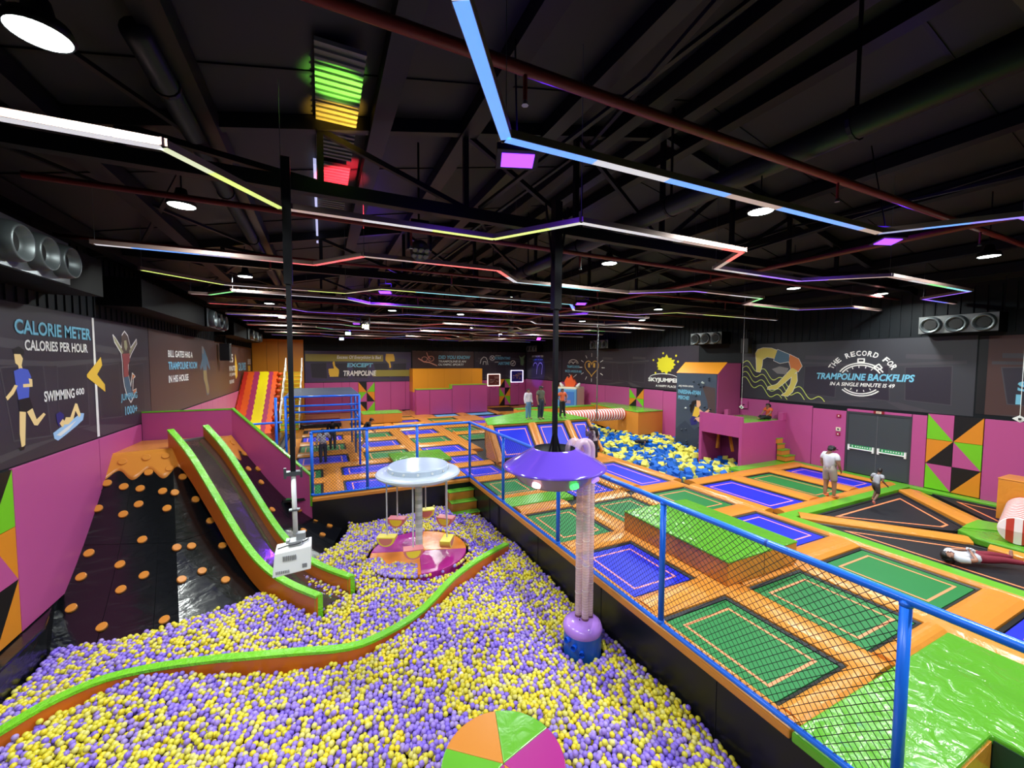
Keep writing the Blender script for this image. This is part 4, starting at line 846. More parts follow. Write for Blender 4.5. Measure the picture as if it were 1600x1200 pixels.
# ------------------------------------------------------------------ banners
white = mat('print_white', (226, 224, 220), .4); cyan = mat('print_cyan', (112, 180, 208), .4); yel = mat('print_yellow', (222, 178, 60), .4)
lgrey = mat('print_light_grey', (84, 84, 90), .4); dgrey = mat('print_dark', (34, 32, 44), .4); dkb = mat('print_black', (14, 14, 16), .4); skin_p = mat('print_skin', (236, 204, 140), .4)
blue_p = mat('print_blue', (70, 90, 190), .4); navy = mat('print_navy', (36, 36, 110), .4); redp = mat('print_red', (150, 70, 72), .4); denim = mat('print_denim', (70, 100, 122), .4); brown = mat('print_brown', (84, 66, 60), .4)
lime = mat('print_lime', (206, 216, 100), .4); orangep = mat('print_orange', (206, 118, 60), .4); olive = mat('print_olive', (140, 130, 44), .4); water = mat('print_water', (152, 192, 228), .4); greyhair = mat('print_greyhair', (120, 116, 116), .4)
def banner(frame, u0, u1, z0, z1, label, m=M_print):
    t = empty('wall_banner', frame((u0+u1)/2, z0, .0), label, 'banner', 'printed wall banners'); ox = Vector(t.location)
    a, b = frame(u0, z0, 0), frame(u1, z1, .01)
    MB().box(min(a[0], b[0])-ox.x, max(a[0], b[0])-ox.x, min(a[1], b[1])-ox.y, max(a[1], b[1])-ox.y, 0, z1-z0).build('sheet', m, t)
    fr = lambda u, z, d=0: tuple(Vector(frame(u, z, d))-ox); return t, fr
def arena(t, fr, u0, u1, z0, z1, seed, cols=(lgrey, dgrey), scale=1.):
    """faint printed perspective of a hall: floor bars and window frames"""
    r = random.Random(seed); P = []; L = abs(u1-u0); s = 1 if u1 > u0 else -1; H = z1-z0; n = max(2, int(L/1.6)); q = []
    for i in range(n):
        a = u0+s*L*(i+.1)/n; b = a+s*L/n*.72; sk = s*(r.random()-.3)*.5
        q.append((1, [(a+sk, z0+H*.15), (b+sk*.6, z0+H*.12), (b, z0+H*.62), (a, z0+H*.60)])); q += [(0, p_) for p_ in stroke([(a+sk, z0+H*.15), (b+sk*.6, z0+H*.12), (b, z0+H*.62), (a, z0+H*.60)], .03, True)]
        if i % 2 == 0: q.append((0, [(a, z0+H*.72), (b, z0+H*.70), (b, z0+H*.76), (a, z0+H*.78)]))
    q += [(0, p_) for p_ in stroke([(u0, z0+H*.66), ((u0+u1)/2, z0+H*.62), (u1, z0+H*.67)], .1)]
    q.append((0, [(u0, z0+.01), (u0+s*.4*L, z0+H*.10), (u0+s*.55*L, z0+H*.10), (u0+s*.2*L, z0+.01)])); q.append((0, [(u1-s*.3*L, z0+.01), (u1-s*.4*L, z0+H*.11), (u1-s*.33*L, z0+H*.11), (u1-s*.1*L, z0+.01)]))
    faint = [mat('print_hall_light', (66, 62, 68), .4), mat('print_hall_dark', (42, 37, 48), .4)]
    flats([(k, [fix for fix in pts]) for k, pts in q], fr, faint, t, 'hall_print', .0115)
def clipu(pts, lo, hi): return [(min(max(u, lo), hi), z) for u, z in pts]
# left wall
bL1, f1 = banner(fL, 6.2, 16.28, 2.47, 5.33, 'long dark calorie meter banner on the left wall'); arena(bL1, f1, 6.4, 16.1, 2.47, 5.33, 1)
txt('CALORIE METER', f1, 10.20, 12.80, 4.78, 5.05, mat('print_teal', (70, 130, 150), .4), bL1, .045, off=.0175); txt('CALORIE METER', f1, 10.20, 12.79, 4.79, 5.05, cyan, bL1, .012, off=.0195)
txt('CALORIES PER HOUR', f1, 10.44, 12.62, 4.49, 4.69, white, bL1, .03)
txt('SWIMMING', f1, 10.92, 11.98, 3.50, 3.71, white, bL1, .03); txt('600', f1, 12.04, 12.38, 3.55, 3.70, white, bL1, .03)
txt('JUMPING', f1, 14.2, 15.26, 3.18, 3.42, cyan, bL1, .03); txt('1000+', f1, 14.42, 15.22, 2.82, 3.06, cyan, bL1, .03)
flats([(0, [(12.87, 2.49), (12.99, 2.49), (12.97, 5.32), (12.88, 5.32)]), (1, [(13.22, 4.4), (12.53, 3.99), (12.53, 3.93), (13.36, 3.54), (13.36, 3.72), (13.0, 3.98), (13.27, 4.2)])], f1, [white, yel], bL1, 'divider_and_arrow', .018)
# runner (seen from the side), swimmer, jumping woman
flats([(2, [(10.12, 4.50), (10.28, 4.56), (10.42, 4.5), (10.42, 4.42), (10.34, 4.38), (10.16, 4.42)]), (0, [(10.15, 4.42), (10.32, 4.42), (10.38, 4.34), (10.33, 4.22), (10.36, 4.15), (10.26, 4.12), (10.24, 4.22), (10.17, 4.26)]),
       (1, [(10.12, 4.12), (10.3, 4.17), (10.5, 4.14), (10.58, 4.0), (10.52, 3.9), (10.48, 3.62), (10.2, 3.6), (10.15, 3.85)]), (0, [(10.12, 3.88), (10.2, 3.86), (10.08, 3.72), (9.92, 3.62), (9.88, 3.68), (10.02, 3.78)]), (0, [(10.5, 3.98), (10.6, 3.96), (10.6, 3.82), (10.34, 3.82), (10.34, 3.88), (10.52, 3.88)]),
       (3, [(10.18, 3.61), (10.5, 3.63), (10.58, 3.42), (10.36, 3.36), (10.2, 3.40)]), (0, [(10.2, 3.40), (10.37, 3.37), (10.3, 2.78), (10.2, 2.74), (10.17, 3.0)]), (0, [(10.4, 3.37), (10.56, 3.42), (10.66, 3.2), (10.88, 3.3), (10.94, 3.26), (10.68, 3.08), (10.58, 3.1)]), (3, [(10.12, 2.76), (10.3, 2.76), (10.26, 2.70), (10.16, 2.70)])],
      f1, [skin_p, blue_p, dkb, dkb], bL1, 'runner_print', .015)
flats([(2, [(11.15, 2.86), (11.5, 2.96), (11.9, 3.05), (12.2, 3.14), (12.34, 3.12), (12.28, 2.98), (12.0, 2.88), (11.6, 2.76), (11.3, 2.68), (11.18, 2.74)]), (0, [(11.5, 2.98), (11.62, 3.12), (11.78, 3.1), (12.0, 3.38), (12.08, 3.36), (12.2, 3.1), (12.12, 3.05), (11.99, 3.22), (11.9, 3.05), (11.7, 2.96)]),
       (1, [(11.28, 3.22), (11.42, 3.26), (11.56, 3.18), (11.5, 3.02), (11.36, 2.96), (11.3, 3.06)]), (0, [(11.38, 3.02), (11.5, 3.1), (11.6, 3.02), (11.48, 2.92)]), (3, [(11.25, 2.8), (11.6, 2.9), (12.0, 3.0), (11.7, 2.85), (11.4, 2.76)])], f1, [skin_p, navy, water, white], bL1, 'swimmer_print', .015)
jo = [(13.92, 4.98), (14.0, 4.8), (14.35, 4.52), (14.4, 4.3), (14.4, 3.9), (14.46, 3.62), (14.6, 3.34), (14.82, 3.14), (15.2, 3.42), (15.22, 3.5), (14.98, 3.46), (15.05, 3.82), (15.18, 3.86), (15.0, 3.96), (14.86, 3.6), (14.72, 3.95), (14.78, 4.3), (14.98, 4.5), (15.4, 4.82), (15.38, 4.94), (14.96, 4.68), (14.8, 5.02), (14.62, 5.12), (14.46, 5.02), (14.38, 4.66), (14.06, 4.9)]
flats([(4, p_) for p_ in stroke(jo, .035, True)], f1, [white]*5, bL1, 'outline_print', .0145)
flats([(2, [(14.4, 4.95), (14.6, 5.1), (14.8, 5.0), (14.95, 4.7), (14.88, 4.45), (14.6, 4.4), (14.4, 4.55)]), (0, [(14.56, 4.86), (14.7, 4.88), (14.76, 4.7), (14.66, 4.58), (14.56, 4.68)]), (0, [(13.94, 4.95), (14.02, 4.8), (14.42, 4.48), (14.48, 4.56), (14.06, 4.9)]), (0, [(14.86, 4.46), (15.36, 4.84), (15.38, 4.92), (14.86, 4.6)]),
       (1, [(14.4, 4.5), (14.88, 4.52), (14.86, 4.3), (14.74, 4.2), (14.74, 3.88), (14.45, 3.86), (14.46, 4.2)]), (3, [(14.44, 3.86), (14.75, 3.88), (14.9, 3.45), (14.82, 3.2), (14.6, 3.4), (14.48, 3.62)]), (3, [(14.86, 3.4), (15.05, 3.48), (14.84, 3.18)]), (5, [(14.98, 3.78), (15.16, 3.88), (15.0, 3.94)]), (5, [(15.0, 3.46), (15.2, 3.5), (15.16, 3.4), (15.0, 3.36)])],
      f1, [mat('print_skin_dull', (160, 156, 120), .4), redp, brown, denim, brown, orangep], bL1, 'jumping_woman_print', .0165)
bL2, f2 = banner(fL, 16.32, 36.7, 2.47, 5.33, 'brown trampoline facts banner at the far end of the left wall', M_print2)
txt('BILL GATES HAS A', f2, 18.02, 21.0, 4.45, 4.70, white, bL2, .03); txt('TRAMPOLINE ROOM', f2, 18.0, 21.62, 4.0, 4.29, cyan, bL2, .03); txt('IN HIS HOUSE', f2, 17.98, 20.3, 3.54, 3.8, white, bL2, .03)
mo = [(22.5, 5.0), (22.9, 4.9), (23.4, 4.5), (23.9, 4.0), (23.75, 3.9), (23.3, 4.2), (23.2, 3.6), (23.6, 3.1), (23.5, 2.75), (23.1, 2.72), (22.9, 3.2), (22.6, 3.5), (22.6, 4.1), (22.2, 3.9), (22.1, 4.05), (22.5, 4.4)]
flats([(0, mo)], f2, [denim], bL2, 'standing_man_print', .013); flats([(0, [(22.62, 3.9), (23.2, 3.9), (23.25, 3.5), (23.55, 3.0), (23.45, 2.8), (23.15, 2.8), (22.9, 3.25), (22.65, 3.5)]), (1, [(22.5, 5.0), (22.8, 4.96), (22.8, 4.66), (22.55, 4.66)])], f2, [mat('print_khaki', (140, 124, 84), .4), greyhair], bL2, 'standing_man_print', .0145)
txt('15', f2, 28.6, 29.5, 4.25, 4.75, white, bL2, .03); txt('MINUTES', f2, 28.3, 30.2, 3.75, 4.05, white, bL2, .03); txt('OF JUMPING', f2, 28.3, 30.2, 3.4, 3.62, white, bL2, .03); txt('BURNS', f2, 28.3, 29.6, 3.0, 3.22, white, bL2, .03)
flats([(0, [(30.3, 4.8), (30.9, 3.9), (30.8, 3.4), (30.3, 3.2), (29.95, 3.5), (30.05, 4.0)]), (0, [(35, 4.0), (36, 4.0), (36, 3.6), (35, 3.6)])], f2, [yel], bL2, 'flame_print', .013); txt('CALORIES', f2, 31.2, 34.0, 3.7, 4.25, cyan, bL2, .03); txt('BURNED', f2, 34.9, 36.2, 4.1, 4.5, white, bL2, .03)
# right wall, from the camera side inwards
bR0, f0 = banner(fR, 5.15, -5.8, 2.72, 5.2, 'brown banner at the right edge of the photo, beyond the black strip', M_print2); arena(bR0, f0, 5.0, -5.5, 2.72, 5.2, 5)
txt('S', f0, 4.48, 4.2, 3.5, 3.8, cyan, bR0, .04); txt('I', f0, 4.5, 4.4, 3.1, 3.4, cyan, bR0, .04)
flats([(0, [(5.12, 2.72), (5.32, 2.72), (5.32, 5.2), (5.12, 5.2)])], f0, [dkb], bR0, 'dark_strip', .0125)
bR1, f3 = banner(fR, 13.34, 5.36, 2.62, 5.24, 'dark banner about trampoline backflips over the grey double doors', mat('banner_print_grey', (54, 54, 60), .38, var=.1, vscale=.6)); arena(bR1, f3, 10.6, 5.6, 2.62, 5.24, 3)
txt('TRAMPOLINE BACKFLIPS', f3, 9.95, 6.82, 3.66, 3.93, cyan, bR1, .04, .2); txt('IN A SINGLE MINUTE IS 49', f3, 9.45, 7.36, 3.42, 3.57, white, bR1, .025, .25)
# arched words
word = 'THE RECORD FOR'; cu_, cz_ = 8.42, 3.72
for k, ch in enumerate(word):
    if ch == ' ': continue
    a = R_(152-124*k/(len(word)-1)); ru, rz_ = 1.05, .92
    def fa(u, z, d, a=a): # rotate the letter about the arc
        lu, lz = u, z; t_ = a-math.pi/2; x = lu*math.cos(t_)-lz*math.sin(t_); y = lu*math.sin(t_)+lz*math.cos(t_)
        return f3(cu_-(ru*math.cos(a)+x), cz_+rz_*math.sin(a)+y, d)
    txt(ch, fa, -.075, .075, -.02, .18, white, bR1, .03, name='lettering')
P = []
for r_ in (.78, .68): P += stroke(arc(cu_, cz_-.02, r_*1.0, r_*.82, 28, 152, 14), .045)+stroke(arc(cu_, cz_-.02, r_, r_*.82, 222, 318, 10), .045)
for a in range(40, 150, 22): P += stroke([(cu_+.60*math.cos(R_(a)), cz_+.5*math.sin(R_(a))), (cu_+.54*math.cos(R_(a)), cz_+.44*math.sin(R_(a)))], .03)
for a in range(235, 310, 22): P += stroke([(cu_+.60*math.cos(R_(a)), cz_+.5*math.sin(R_(a))), (cu_+.54*math.cos(R_(a)), cz_+.44*math.sin(R_(a)))], .03)
P += stroke([(cu_+.1, 4.38), (cu_+.1, 4.5), (cu_-.1, 4.5), (cu_-.1, 4.38)], .045, True)+stroke([(cu_-.42, 4.2), (cu_-.56, 4.3), (cu_-.66, 4.16), (cu_-.52, 4.06)], .04, True)
flats([(0, p_) for p_ in P], f3, [white], bR1, 'stopwatch_print', .0165)['kind'] = 'stuff'
for k in range(4):
    w_ = [(13.28-.02*i, 4.4-.28*k-.0+(-.0094*i)+.15*math.sin(i*.155-.4+k*.25)) for i in range(0, 216, 3)]
    w_ = [(u, z) for u, z in w_ if z < 5.1]
    w_ = w_[:next((q for q, (u, z) in enumerate(w_) if z < 2.68), len(w_))]
    flats([(0, p_) for p_ in stroke(w_, .028)], f3, [lime], bR1, 'wave_line', .0135)
lady = [(1, [(12.55, 4.98), (12.3, 5.05), (11.9, 5.02), (11.55, 4.88), (11.5, 4.62), (11.75, 4.55), (12.1, 4.62), (12.3, 4.5), (12.32, 4.2), (12.4, 3.9), (12.58, 3.92), (12.62, 4.5), (12.66, 4.8)]),
        (2, [(11.62, 4.95), (11.1, 4.72), (11.08, 4.4), (11.5, 4.32), (11.78, 4.45)]), (3, [(11.08, 4.72), (10.7, 4.52), (10.55, 4.2), (10.7, 3.95), (11.0, 4.05), (11.1, 4.4)]),
        (1, [(10.95, 4.12), (11.1, 3.95), (11.6, 3.35), (11.98, 3.22), (12.02, 3.1), (11.62, 3.12), (11.3, 3.4), (10.9, 3.78), (10.72, 4.0)]), (1, [(10.75, 3.9), (10.95, 3.78), (11.0, 3.4), (11.2, 3.0), (11.38, 2.86), (11.1, 2.84), (10.9, 3.05), (10.72, 3.55)]),
        (0, [(11.1, 4.1), (11.5, 4.18), (11.85, 4.05), (11.6, 3.85), (11.2, 3.82)])]
flats([(4, p_) for k, pl_ in lady if k in (1, 2, 3) for p_ in stroke(pl_, .035, True)], f3, [white]*5, bR1, 'outline_print', .0148)
flats(lady, f3, [greyhair, mat('print_skin_gold', (208, 188, 92), .4), denim, orangep, white], bR1, 'bending_woman_print', .0165)
bR2, f4 = banner(fR, 30.0, 15.9, 2.70, 5.32, 'dark banner behind the foam pit with the heart and the yellow splash'); arena(bR2, f4, 24.6, 19.7, 2.7, 5.32, 8)
txt('SKYJUMPER', f4, 19.7, 17.15, 3.08, 3.40, white, bR2, .05); txt('A HAPPY PLACE', f4, 19.05, 17.45, 2.84, 2.97, white, bR2, .025)
flats([(0, p_) for p_ in stroke(arc(18.45, 3.38, 1.15, .28, 10, 170, 12), .035)], f4, [white], bR2, 'arc_print', .0135)
r = random.Random(4); sp_ = [(18.3+(.62+.28*(i % 2)*r.random())*math.cos(2*math.pi*i/26), 4.22+(.44+.22*(i % 2)*r.random())*math.sin(2*math.pi*i/26)) for i in range(26)]
flats([(0, sp_)]+[(0, [(18.3+a+.08*math.cos(q), 4.2+b+.07*math.sin(q)) for q in np.linspace(0, 6.28, 7)[:-1]]) for a, b in ((1.0, .3), (-.95, .2), (.8, -.5), (-.8, .55), (.2, .72))], f4, [mat('print_splash', (212, 200, 40), .4)], bR2, 'splash_print', .0135)
h = [(25.75+(16*math.sin(t)**3)/17*.95, 3.95+(13*math.cos(t)-5*math.cos(2*t)-2*math.cos(3*t)-math.cos(4*t))/17*.72) for t in np.linspace(0, 2*math.pi, 30)[:-1]]
P = [(0, p_) for p_ in stroke(h, .07, True)]
for a in range(0, 360, 30): P += [(1, p_) for p_ in stroke([(25.75+1.25*math.cos(R_(a)), 3.95+.85*math.sin(R_(a))), (25.75+1.6*math.cos(R_(a)), 3.95+1.1*math.sin(R_(a)))], .05)]
P += [(0, [(26.2, 4.3), (25.95, 4.3), (25.95, 3.95), (26.2, 3.95)]), (0, [(25.55, 4.3), (25.3, 4.3), (25.3, 3.95), (25.55, 3.95)])]
flats(P, f4, [mat('print_gold', (206, 158, 70), .4), white], bR2, 'heart_print', .0135)
txt('TRAMPOLINE KA', f4, 29.2, 27.35, 3.88, 4.1, cyan, bR2, .03); txt('MAZZA ANOKHA HAI', f4, 29.5, 27.1, 3.5, 3.72, cyan, bR2, .03)
flats([(0, p_) for p_ in stroke(arc(28.3, 4.2, .75, .38, 10, 170, 10), .04)+stroke(arc(28.6, 4.2, .28, .2, 10, 170, 6), .04)+stroke(arc(28.0, 4.2, .28, .2, 10, 170, 6), .04)+stroke([(28.9, 3.35), (28.35, 3.05), (27.8, 3.35)], .05)], f4, [white], bR2, 'line_print', .0135)
bR3, f5 = banner(fR, 36.8, 30.1, 2.72, 5.34, 'dark banner in the far right corner lit blue'); arena(bR3, f5, 36.5, 30.3, 2.72, 5.34, 6)
txt('LIFE THROWS YOU', f5, 35.6, 33.3, 4.85, 5.02, white, bR3, .02); txt('JUMP IT OFF', f5, 35.4, 33.4, 4.5, 4.66, cyan, bR3, .02)
flats([(0, p_) for c_ in (34.9, 33.9) for p_ in stroke(arc(c_, 4.0, .4, .3, 0, 180, 8)+[(c_-.25, 3.2)], .05)], f5, [white], bR3, 'figures_print', .0135)
# back wall
bB1, f6 = banner(fB, -1.25, 7.32, 2.62, 5.22, 'purple banner with two yellow thumbs on the back wall', mat('banner_print_purple', (64, 52, 84), .38, var=.08)); arena(bB1, f6, -1, 7.2, 2.62, 5.22, 9)
flats([(0, [(-1.2, 4.36), (4.9, 4.36), (4.9, 4.95), (-1.2, 4.95)]), (0, [(4.0, 3.05), (7.3, 3.05), (7.3, 3.62), (4.2, 3.62)])], f6, [mat('print_olive2', (146, 134, 58), .4)], bB1, 'olive_band', .014)
txt('Excess Of Everything Is Bad', f6, 1.17, 4.72, 4.50, 4.86, white, bB1, .02, .15); txt('EXCEPT', f6, 1.95, 4.05, 3.86, 4.22, cyan, bB1, .05, .1); txt('TRAMPOLINE', f6, 1.65, 4.3, 3.12, 3.58, white, bB1, .035, .15)
def thumb(cx, cz, s, fl): return [(cx+fl*x*s, cz+fl*y*s*1.1) for x, y in ((-.5, -.5), (.35, -.5), (.42, -.1), (.42, .18), (.05, .55), (0, .98), (-.12, 1.0), (-.2, .85), (-.08, .3), (-.55, .28), (-.64, .18), (-.58, .06), (-.62, -.06), (-.56, -.16), (-.58, -.28), (-.5, -.36))]
flats([(0, thumb(.98, 3.5, .78, 1))], f6, [yel], bB1, 'thumb_print', .017); flats([(0, thumb(5.42, 4.62, .76, -1))], f6, [yel], bB1, 'thumb_print', .017)
bB2, f7 = banner(fB, 7.45, 13.35, 3.0, 5.36, 'brown did you know banner above the orange block on the back wall', M_print2)
txt('DID YOU KNOW', f7, 9.85, 13.0, 4.62, 4.96, cyan, bB2, .05, .15); txt('TRAMPOLINE IS AN', f7, 9.85, 12.55, 4.3, 4.5, white, bB2, .03, .15); txt('OLYMPIC SPORT?', f7, 9.82, 12.3, 4.0, 4.2, white, bB2, .03, .15)
flats([(0, p_) for p_ in stroke(arc(8.55, 4.6, .26, .22, 0, 360, 10), .05)+stroke(arc(9.15, 4.65, .28, .24, 0, 360, 10), .05)+stroke([(8.0, 4.65), (8.5, 4.35), (9.0, 4.3), (9.7, 4.0)], .1)+stroke([(8.75, 5.2), (8.85, 4.9), (9.1, 4.6)], .07)], f7, [mat('print_peach', (220, 150, 130), .4)], bB2, 'gymnast_print', .0135)
bB3, f8 = banner(fB, 13.42, 18.95, 2.7, 5.36, 'dark screentime banner at the right end of the back wall'); arena(bB3, f8, 13.6, 18.8, 2.7, 5.36, 12)
txt('SAY NO TO', f8, 15.6, 16.2, 4.94, 5.04, white, bB3, .02); txt('SCREENTIME', f8, 15.5, 17.25, 4.62, 4.88, cyan, bB3, .03, .15); txt('SAY YES TO', f8, 15.55, 15.95, 4.3, 4.42, white, bB3, .02); txt('AIRTIME', f8, 15.9, 17.2, 4.08, 4.38, cyan, bB3, .04, .15)
flats([(0, p_) for p_ in stroke(arc(15.28, 4.75, .26, .24, 0, 360, 14), .05)+stroke([(15.16, 4.87), (15.40, 4.63)], .06)+stroke([(15.16, 4.63), (15.40, 4.87)], .06)+stroke(arc(17.55, 4.25, .27, .26, 0, 360, 14), .05)+stroke([(17.42, 4.27), (17.52, 4.15), (17.7, 4.4)], .06)+stroke([(14.0, 4.2), (14.1, 4.6), (14.35, 4.85), (14.6, 4.8), (14.75, 4.5), (14.8, 4.1)], .05)+stroke([(14.3, 4.1), (14.35, 4.4), (14.6, 4.4), (14.62, 4.1)], .05)], f8, [white], bB3, 'tick_and_cross_print', .0135)
flats([(0, [(18.2, 5.05), (18.45, 4.85), (18.6, 4.9), (18.95, 5.1), (18.75, 4.7), (18.8, 4.3), (18.7, 4.0), (18.4, 4.1), (18.4, 4.6)])], f8, [mat('print_green_fig', (110, 140, 110), .4)], bB3, 'jumping_child_print', .0135)
# ------------------------------------------------------------------ doors on the right wall
dr = tag(empty('door_1', (XR, 7.8, 0)), kind='structure')
MB().box(-.06, 0, -.99, -.93, 0, 2.43).box(-.06, 0, .93, .99, 0, 2.43).box(-.06, 0, -.93, .93, 2.36, 2.43).build('door_frame', mat('door_frame_grey', (52, 56, 60), .4), dr)
for s in (-1, 1):
    lf = MB().box(-.045, -.005, min(s*.01, s*.93), max(s*.01, s*.93), .02, 2.35).build('door_leaf', mat('door_grey', (58, 64, 68), .42), dr, bevel=.004)
    y0 = s*.47
    MB().tube([(-.1, y0-.38, .98), (-.1, y0+.38, .98)], .025, 8).box(-.11, -.05, y0-.42, y0-.36, .9, 1.12).box(-.11, -.05, y0+.36, y0+.42, .9, 1.12).build('panic_bar', M_white, lf)
    MB().box(-.056, -.046, y0-.34, y0+.34, 1.0, 1.12).build('green_sticker', mat('exit_green', (40, 150, 84), .4), lf)
    mb = MB()
    for k in range(6): mb.box(-.058, -.056, y0-.22+k*.075, y0-.18+k*.075, 1.04, 1.085)
    for q in (-.3, .27): mb.box(-.058, -.056, y0+q, y0+q+.03, 1.02, 1.1)
    mb.build('sticker_print', white, lf)
MB().box(-.09, -.065, -.20, .12, 2.43, 2.53).build('exit_sign', mat('exit_sign_red', (130, 20, 30), .4), dr); MB().box(-.092, -.09, -.12, .04, 2.44, 2.52).build('sign_panel', mat('sign_cream', (222, 216, 190), .4), dr); MB().box(-.05, -.035, -.008, .008, .02, 2.35).build('meeting_strip', M_grey, dr); ex = lambda u, z, d=0: (-.093-d, -u, z)
txt('EXIT', ex, -.02, .10, 2.455, 2.505, mat('sign_text_red', (150, 30, 30), .4), dr, .03, off=.002)
for nm, y, z, w_, h_, m_, lb in (('fire_alarm_box', 9.05, 2.2, .14, .12, mat('alarm_red', (150, 20, 40), .4), 'red fire alarm box on the magenta wall left of the doors'), ('call_point_sign', 9.05, 1.66, .16, .14, mat('sign_cream', (222, 216, 190), .4), 'small cream pictogram sign left of the doors'), ('call_point', 9.05, 1.46, .13, .11, mat('alarm_red', (150, 20, 40)), 'small red call point under the cream sign')):
    t = empty(nm, (XR-.05, y, z), lb, 'wall sign'); MB().box(-.04, 0, -w_/2, w_/2, -h_/2, h_/2).build('plate', m_, t); MB().box(-.045, -.04, -w_/5, w_/5, -h_/5, h_/5).build('pictogram', dkb if 'sign' in nm else white, t)
for k, (y, z) in enumerate(((13.1, 2.3),)):
    t = empty('switch_box', (XR-.05, y, z), 'magenta painted switch box on the wall beside the climbing tower', 'box'); MB().box(-.1, 0, -.2, .2, -.2, .15).build('case', M_pkm, t, bevel=.01); MB().box(-.105, -.1, -.05, .03, -.05, 0).build('switch', dkb, t)
# hanging white tags on strings
for (x, y, z), lb in (((16.2, 3.75, 2.9), 'white square tag hanging at the right edge in front of the magenta wall'), ((17.0, 11.9, 2.35), 'white square tag hanging above the magenta box')):
    t = empty('hanging_tag', (x, y, z), lb, 'tag'); MB().add([(-.02, -.13, 0), (.02, 0, -.09), (.02, .13, 0), (-.02, 0, .09), (-.02, -.13, .01), (.02, 0, -.08), (.02, .13, .01), (-.02, 0, .1)], [(0, 1, 2, 3), (4, 5, 6, 7)[::-1], (0, 4, 5, 1), (1, 5, 6, 2), (2, 6, 7, 3), (3, 7, 4, 0)]).build('plate', M_white, t)
    MB().box(-.03, .03, -.03, .02, -.02, .03).build('mark', M_bkm, t); MB().tube([(0, 0, .08), (0, 0, roofz(x)-z)], .006, 5).build('string', M_white, t)
# ------------------------------------------------------------------ framed neon pictures on the back wall
for x0, x1, z0, z1, c, lb in ((14.75, 16.05, 2.02, 3.16, (255, 110, 90), 'picture frame with glowing red tube on the back wall'), (17.28, 18.62, 2.34, 3.52, (180, 180, 255), 'picture frame with glowing blue white tube on the back wall')):
    t = empty('lit_picture', ((x0+x1)/2, YB-.08, z0), lb, 'picture', 'lit picture frames'); hx = (x1-x0)/2; h_ = z1-z0
    MB().box(-hx, hx, -.02, .08, 0, h_).build('print_panel', mat('picture_%d' % c[2], (96, 40, 34) if c[2] < 200 else (36, 30, 120), .4), t)
    MB().bar((-hx, -.04, 0), (hx, -.04, 0), .08, .08).bar((-hx, -.04, h_), (hx, -.04, h_), .08, .08).bar((-hx, -.04, 0), (-hx, -.04, h_), .08, .08).bar((hx, -.04, 0), (hx, -.04, h_), .08, .08).build('light_tube', mat('tube_%d' % c[2], (240, 220, 220), .4, emis=(255, 225, 215) if c[2] < 200 else (225, 220, 255), estr=1.3), t)
    mb = MB(); rr = random.Random(int(x0))
    for k in range(16): a, b = rr.uniform(-hx*.7, hx*.5), rr.uniform(.2, h_*.6); mb.box(a, a+rr.uniform(.05, .2), -.03, -.02, b, b+rr.uniform(.04, .12))
    mb.box(.05, hx*.8, -.03, -.02, h_*.72, h_*.78).box(.15, hx*.8, -.03, -.02, h_*.62, h_*.67); mb.build('print', mat('picture_pale', (180, 140, 130), .5), t)
    MB().tube([(-.3, 0, 0), (-.25, -.02, -.25), (0, -.03, -.35), (.2, -.02, -.25), (.25, 0, 0)], .012, 5).build('cable', M_bkm, t)
# ------------------------------------------------------------------ things at the far end
t = empty('stepped_wall', (10, 33, 0), 'stepped magenta half wall with green edges before the back wall', 'half wall')
MB().box(-3.1, -.1, -.12, .5, 0, 2.06).box(-.1, 3.1, -.12, .5, 0, 2.38).build('panels', M_pk, t); MB().box(-3.12, -.1, -.14, .5, 2.06, 2.12).box(-.16, -.08, -.14, .5, 2.06, 2.44).box(-.1, 3.12, -.14, .5, 2.38, 2.44).build('green_edge', mat('edge_green', (130, 180, 50), .4), t)
for x in (-2, -.1, 1.5): MB().box(x, x+.015, -.128, -.12, 0, 2.05).build('seam', M_spring, t)
t = empty('orange_block', (10.35, 35.8, 0), 'tall orange padded block behind the stepped magenta wall', 'block'); MB().box(-3.2, 3.2, -.38, 1.1, 0, 1.7).build('base', M_pk, t); MB().box(-3.2, 3.25, -.4, 1.1, 1.7, 3.75).build('block_body', mat('orange_wall_panel', (222, 140, 24), .4), t)
for x in (-1.9, -.4, 1.1, 2.2): MB().box(x, x+.015, -.41, -.4, 1.8, 3.75).build('seam', M_or, t)
# slide lanes at the left end
t = empty('lane_slide', (-3.6, 30, 0), 'steep inflatable slide with red, orange, magenta and yellow zigzag lanes', 'slide')
def zig(x0, x1, m, lift=0):
    n = 26; vs = []
    for i in range(n+1):
        s = i/n; y = -3.2+5.9*s; z = .12+3.5*(s**1.15); o = .05*(i % 2)
        vs += [(x0+o, y, z+lift), (x1+o, y, z+lift)]
    mb = MB().add(vs, [(2*i, 2*i+1, 2*i+3, 2*i+2) for i in range(n)]); ob = mb.build('lane', m, t); s_ = ob.modifiers.new('solid', 'SOLIDIFY'); s_.thickness = .12
lm_ = [mat('lane_red', (206, 44, 30), .35), mat('lane_orange', (232, 92, 30), .35), mat('lane_magenta', (170, 50, 92), .35), mat('lane_yellow', (238, 212, 20), .35)]
for x0, x1, m_ in ((-1.22, -.98, 0), (-.98, -.62, 1), (-.62, -.3, 2), (-.3, .25, 3), (.25, .5, 2), (.5, .82, 1)): zig(x0, x1, lm_[m_])
MB().add([(-1.24, -3.1, 0), (-1.24, 2.7, 0), (-1.24, 2.7, 3.55), (.9, -3.1, 0), (.9, 2.7, 0), (.9, 2.7, 3.55)], [(0, 1, 2), (5, 4, 3), (1, 4, 5, 2), (0, 3, 4, 1)]).build('body', lm_[1], t)
mb = MB()
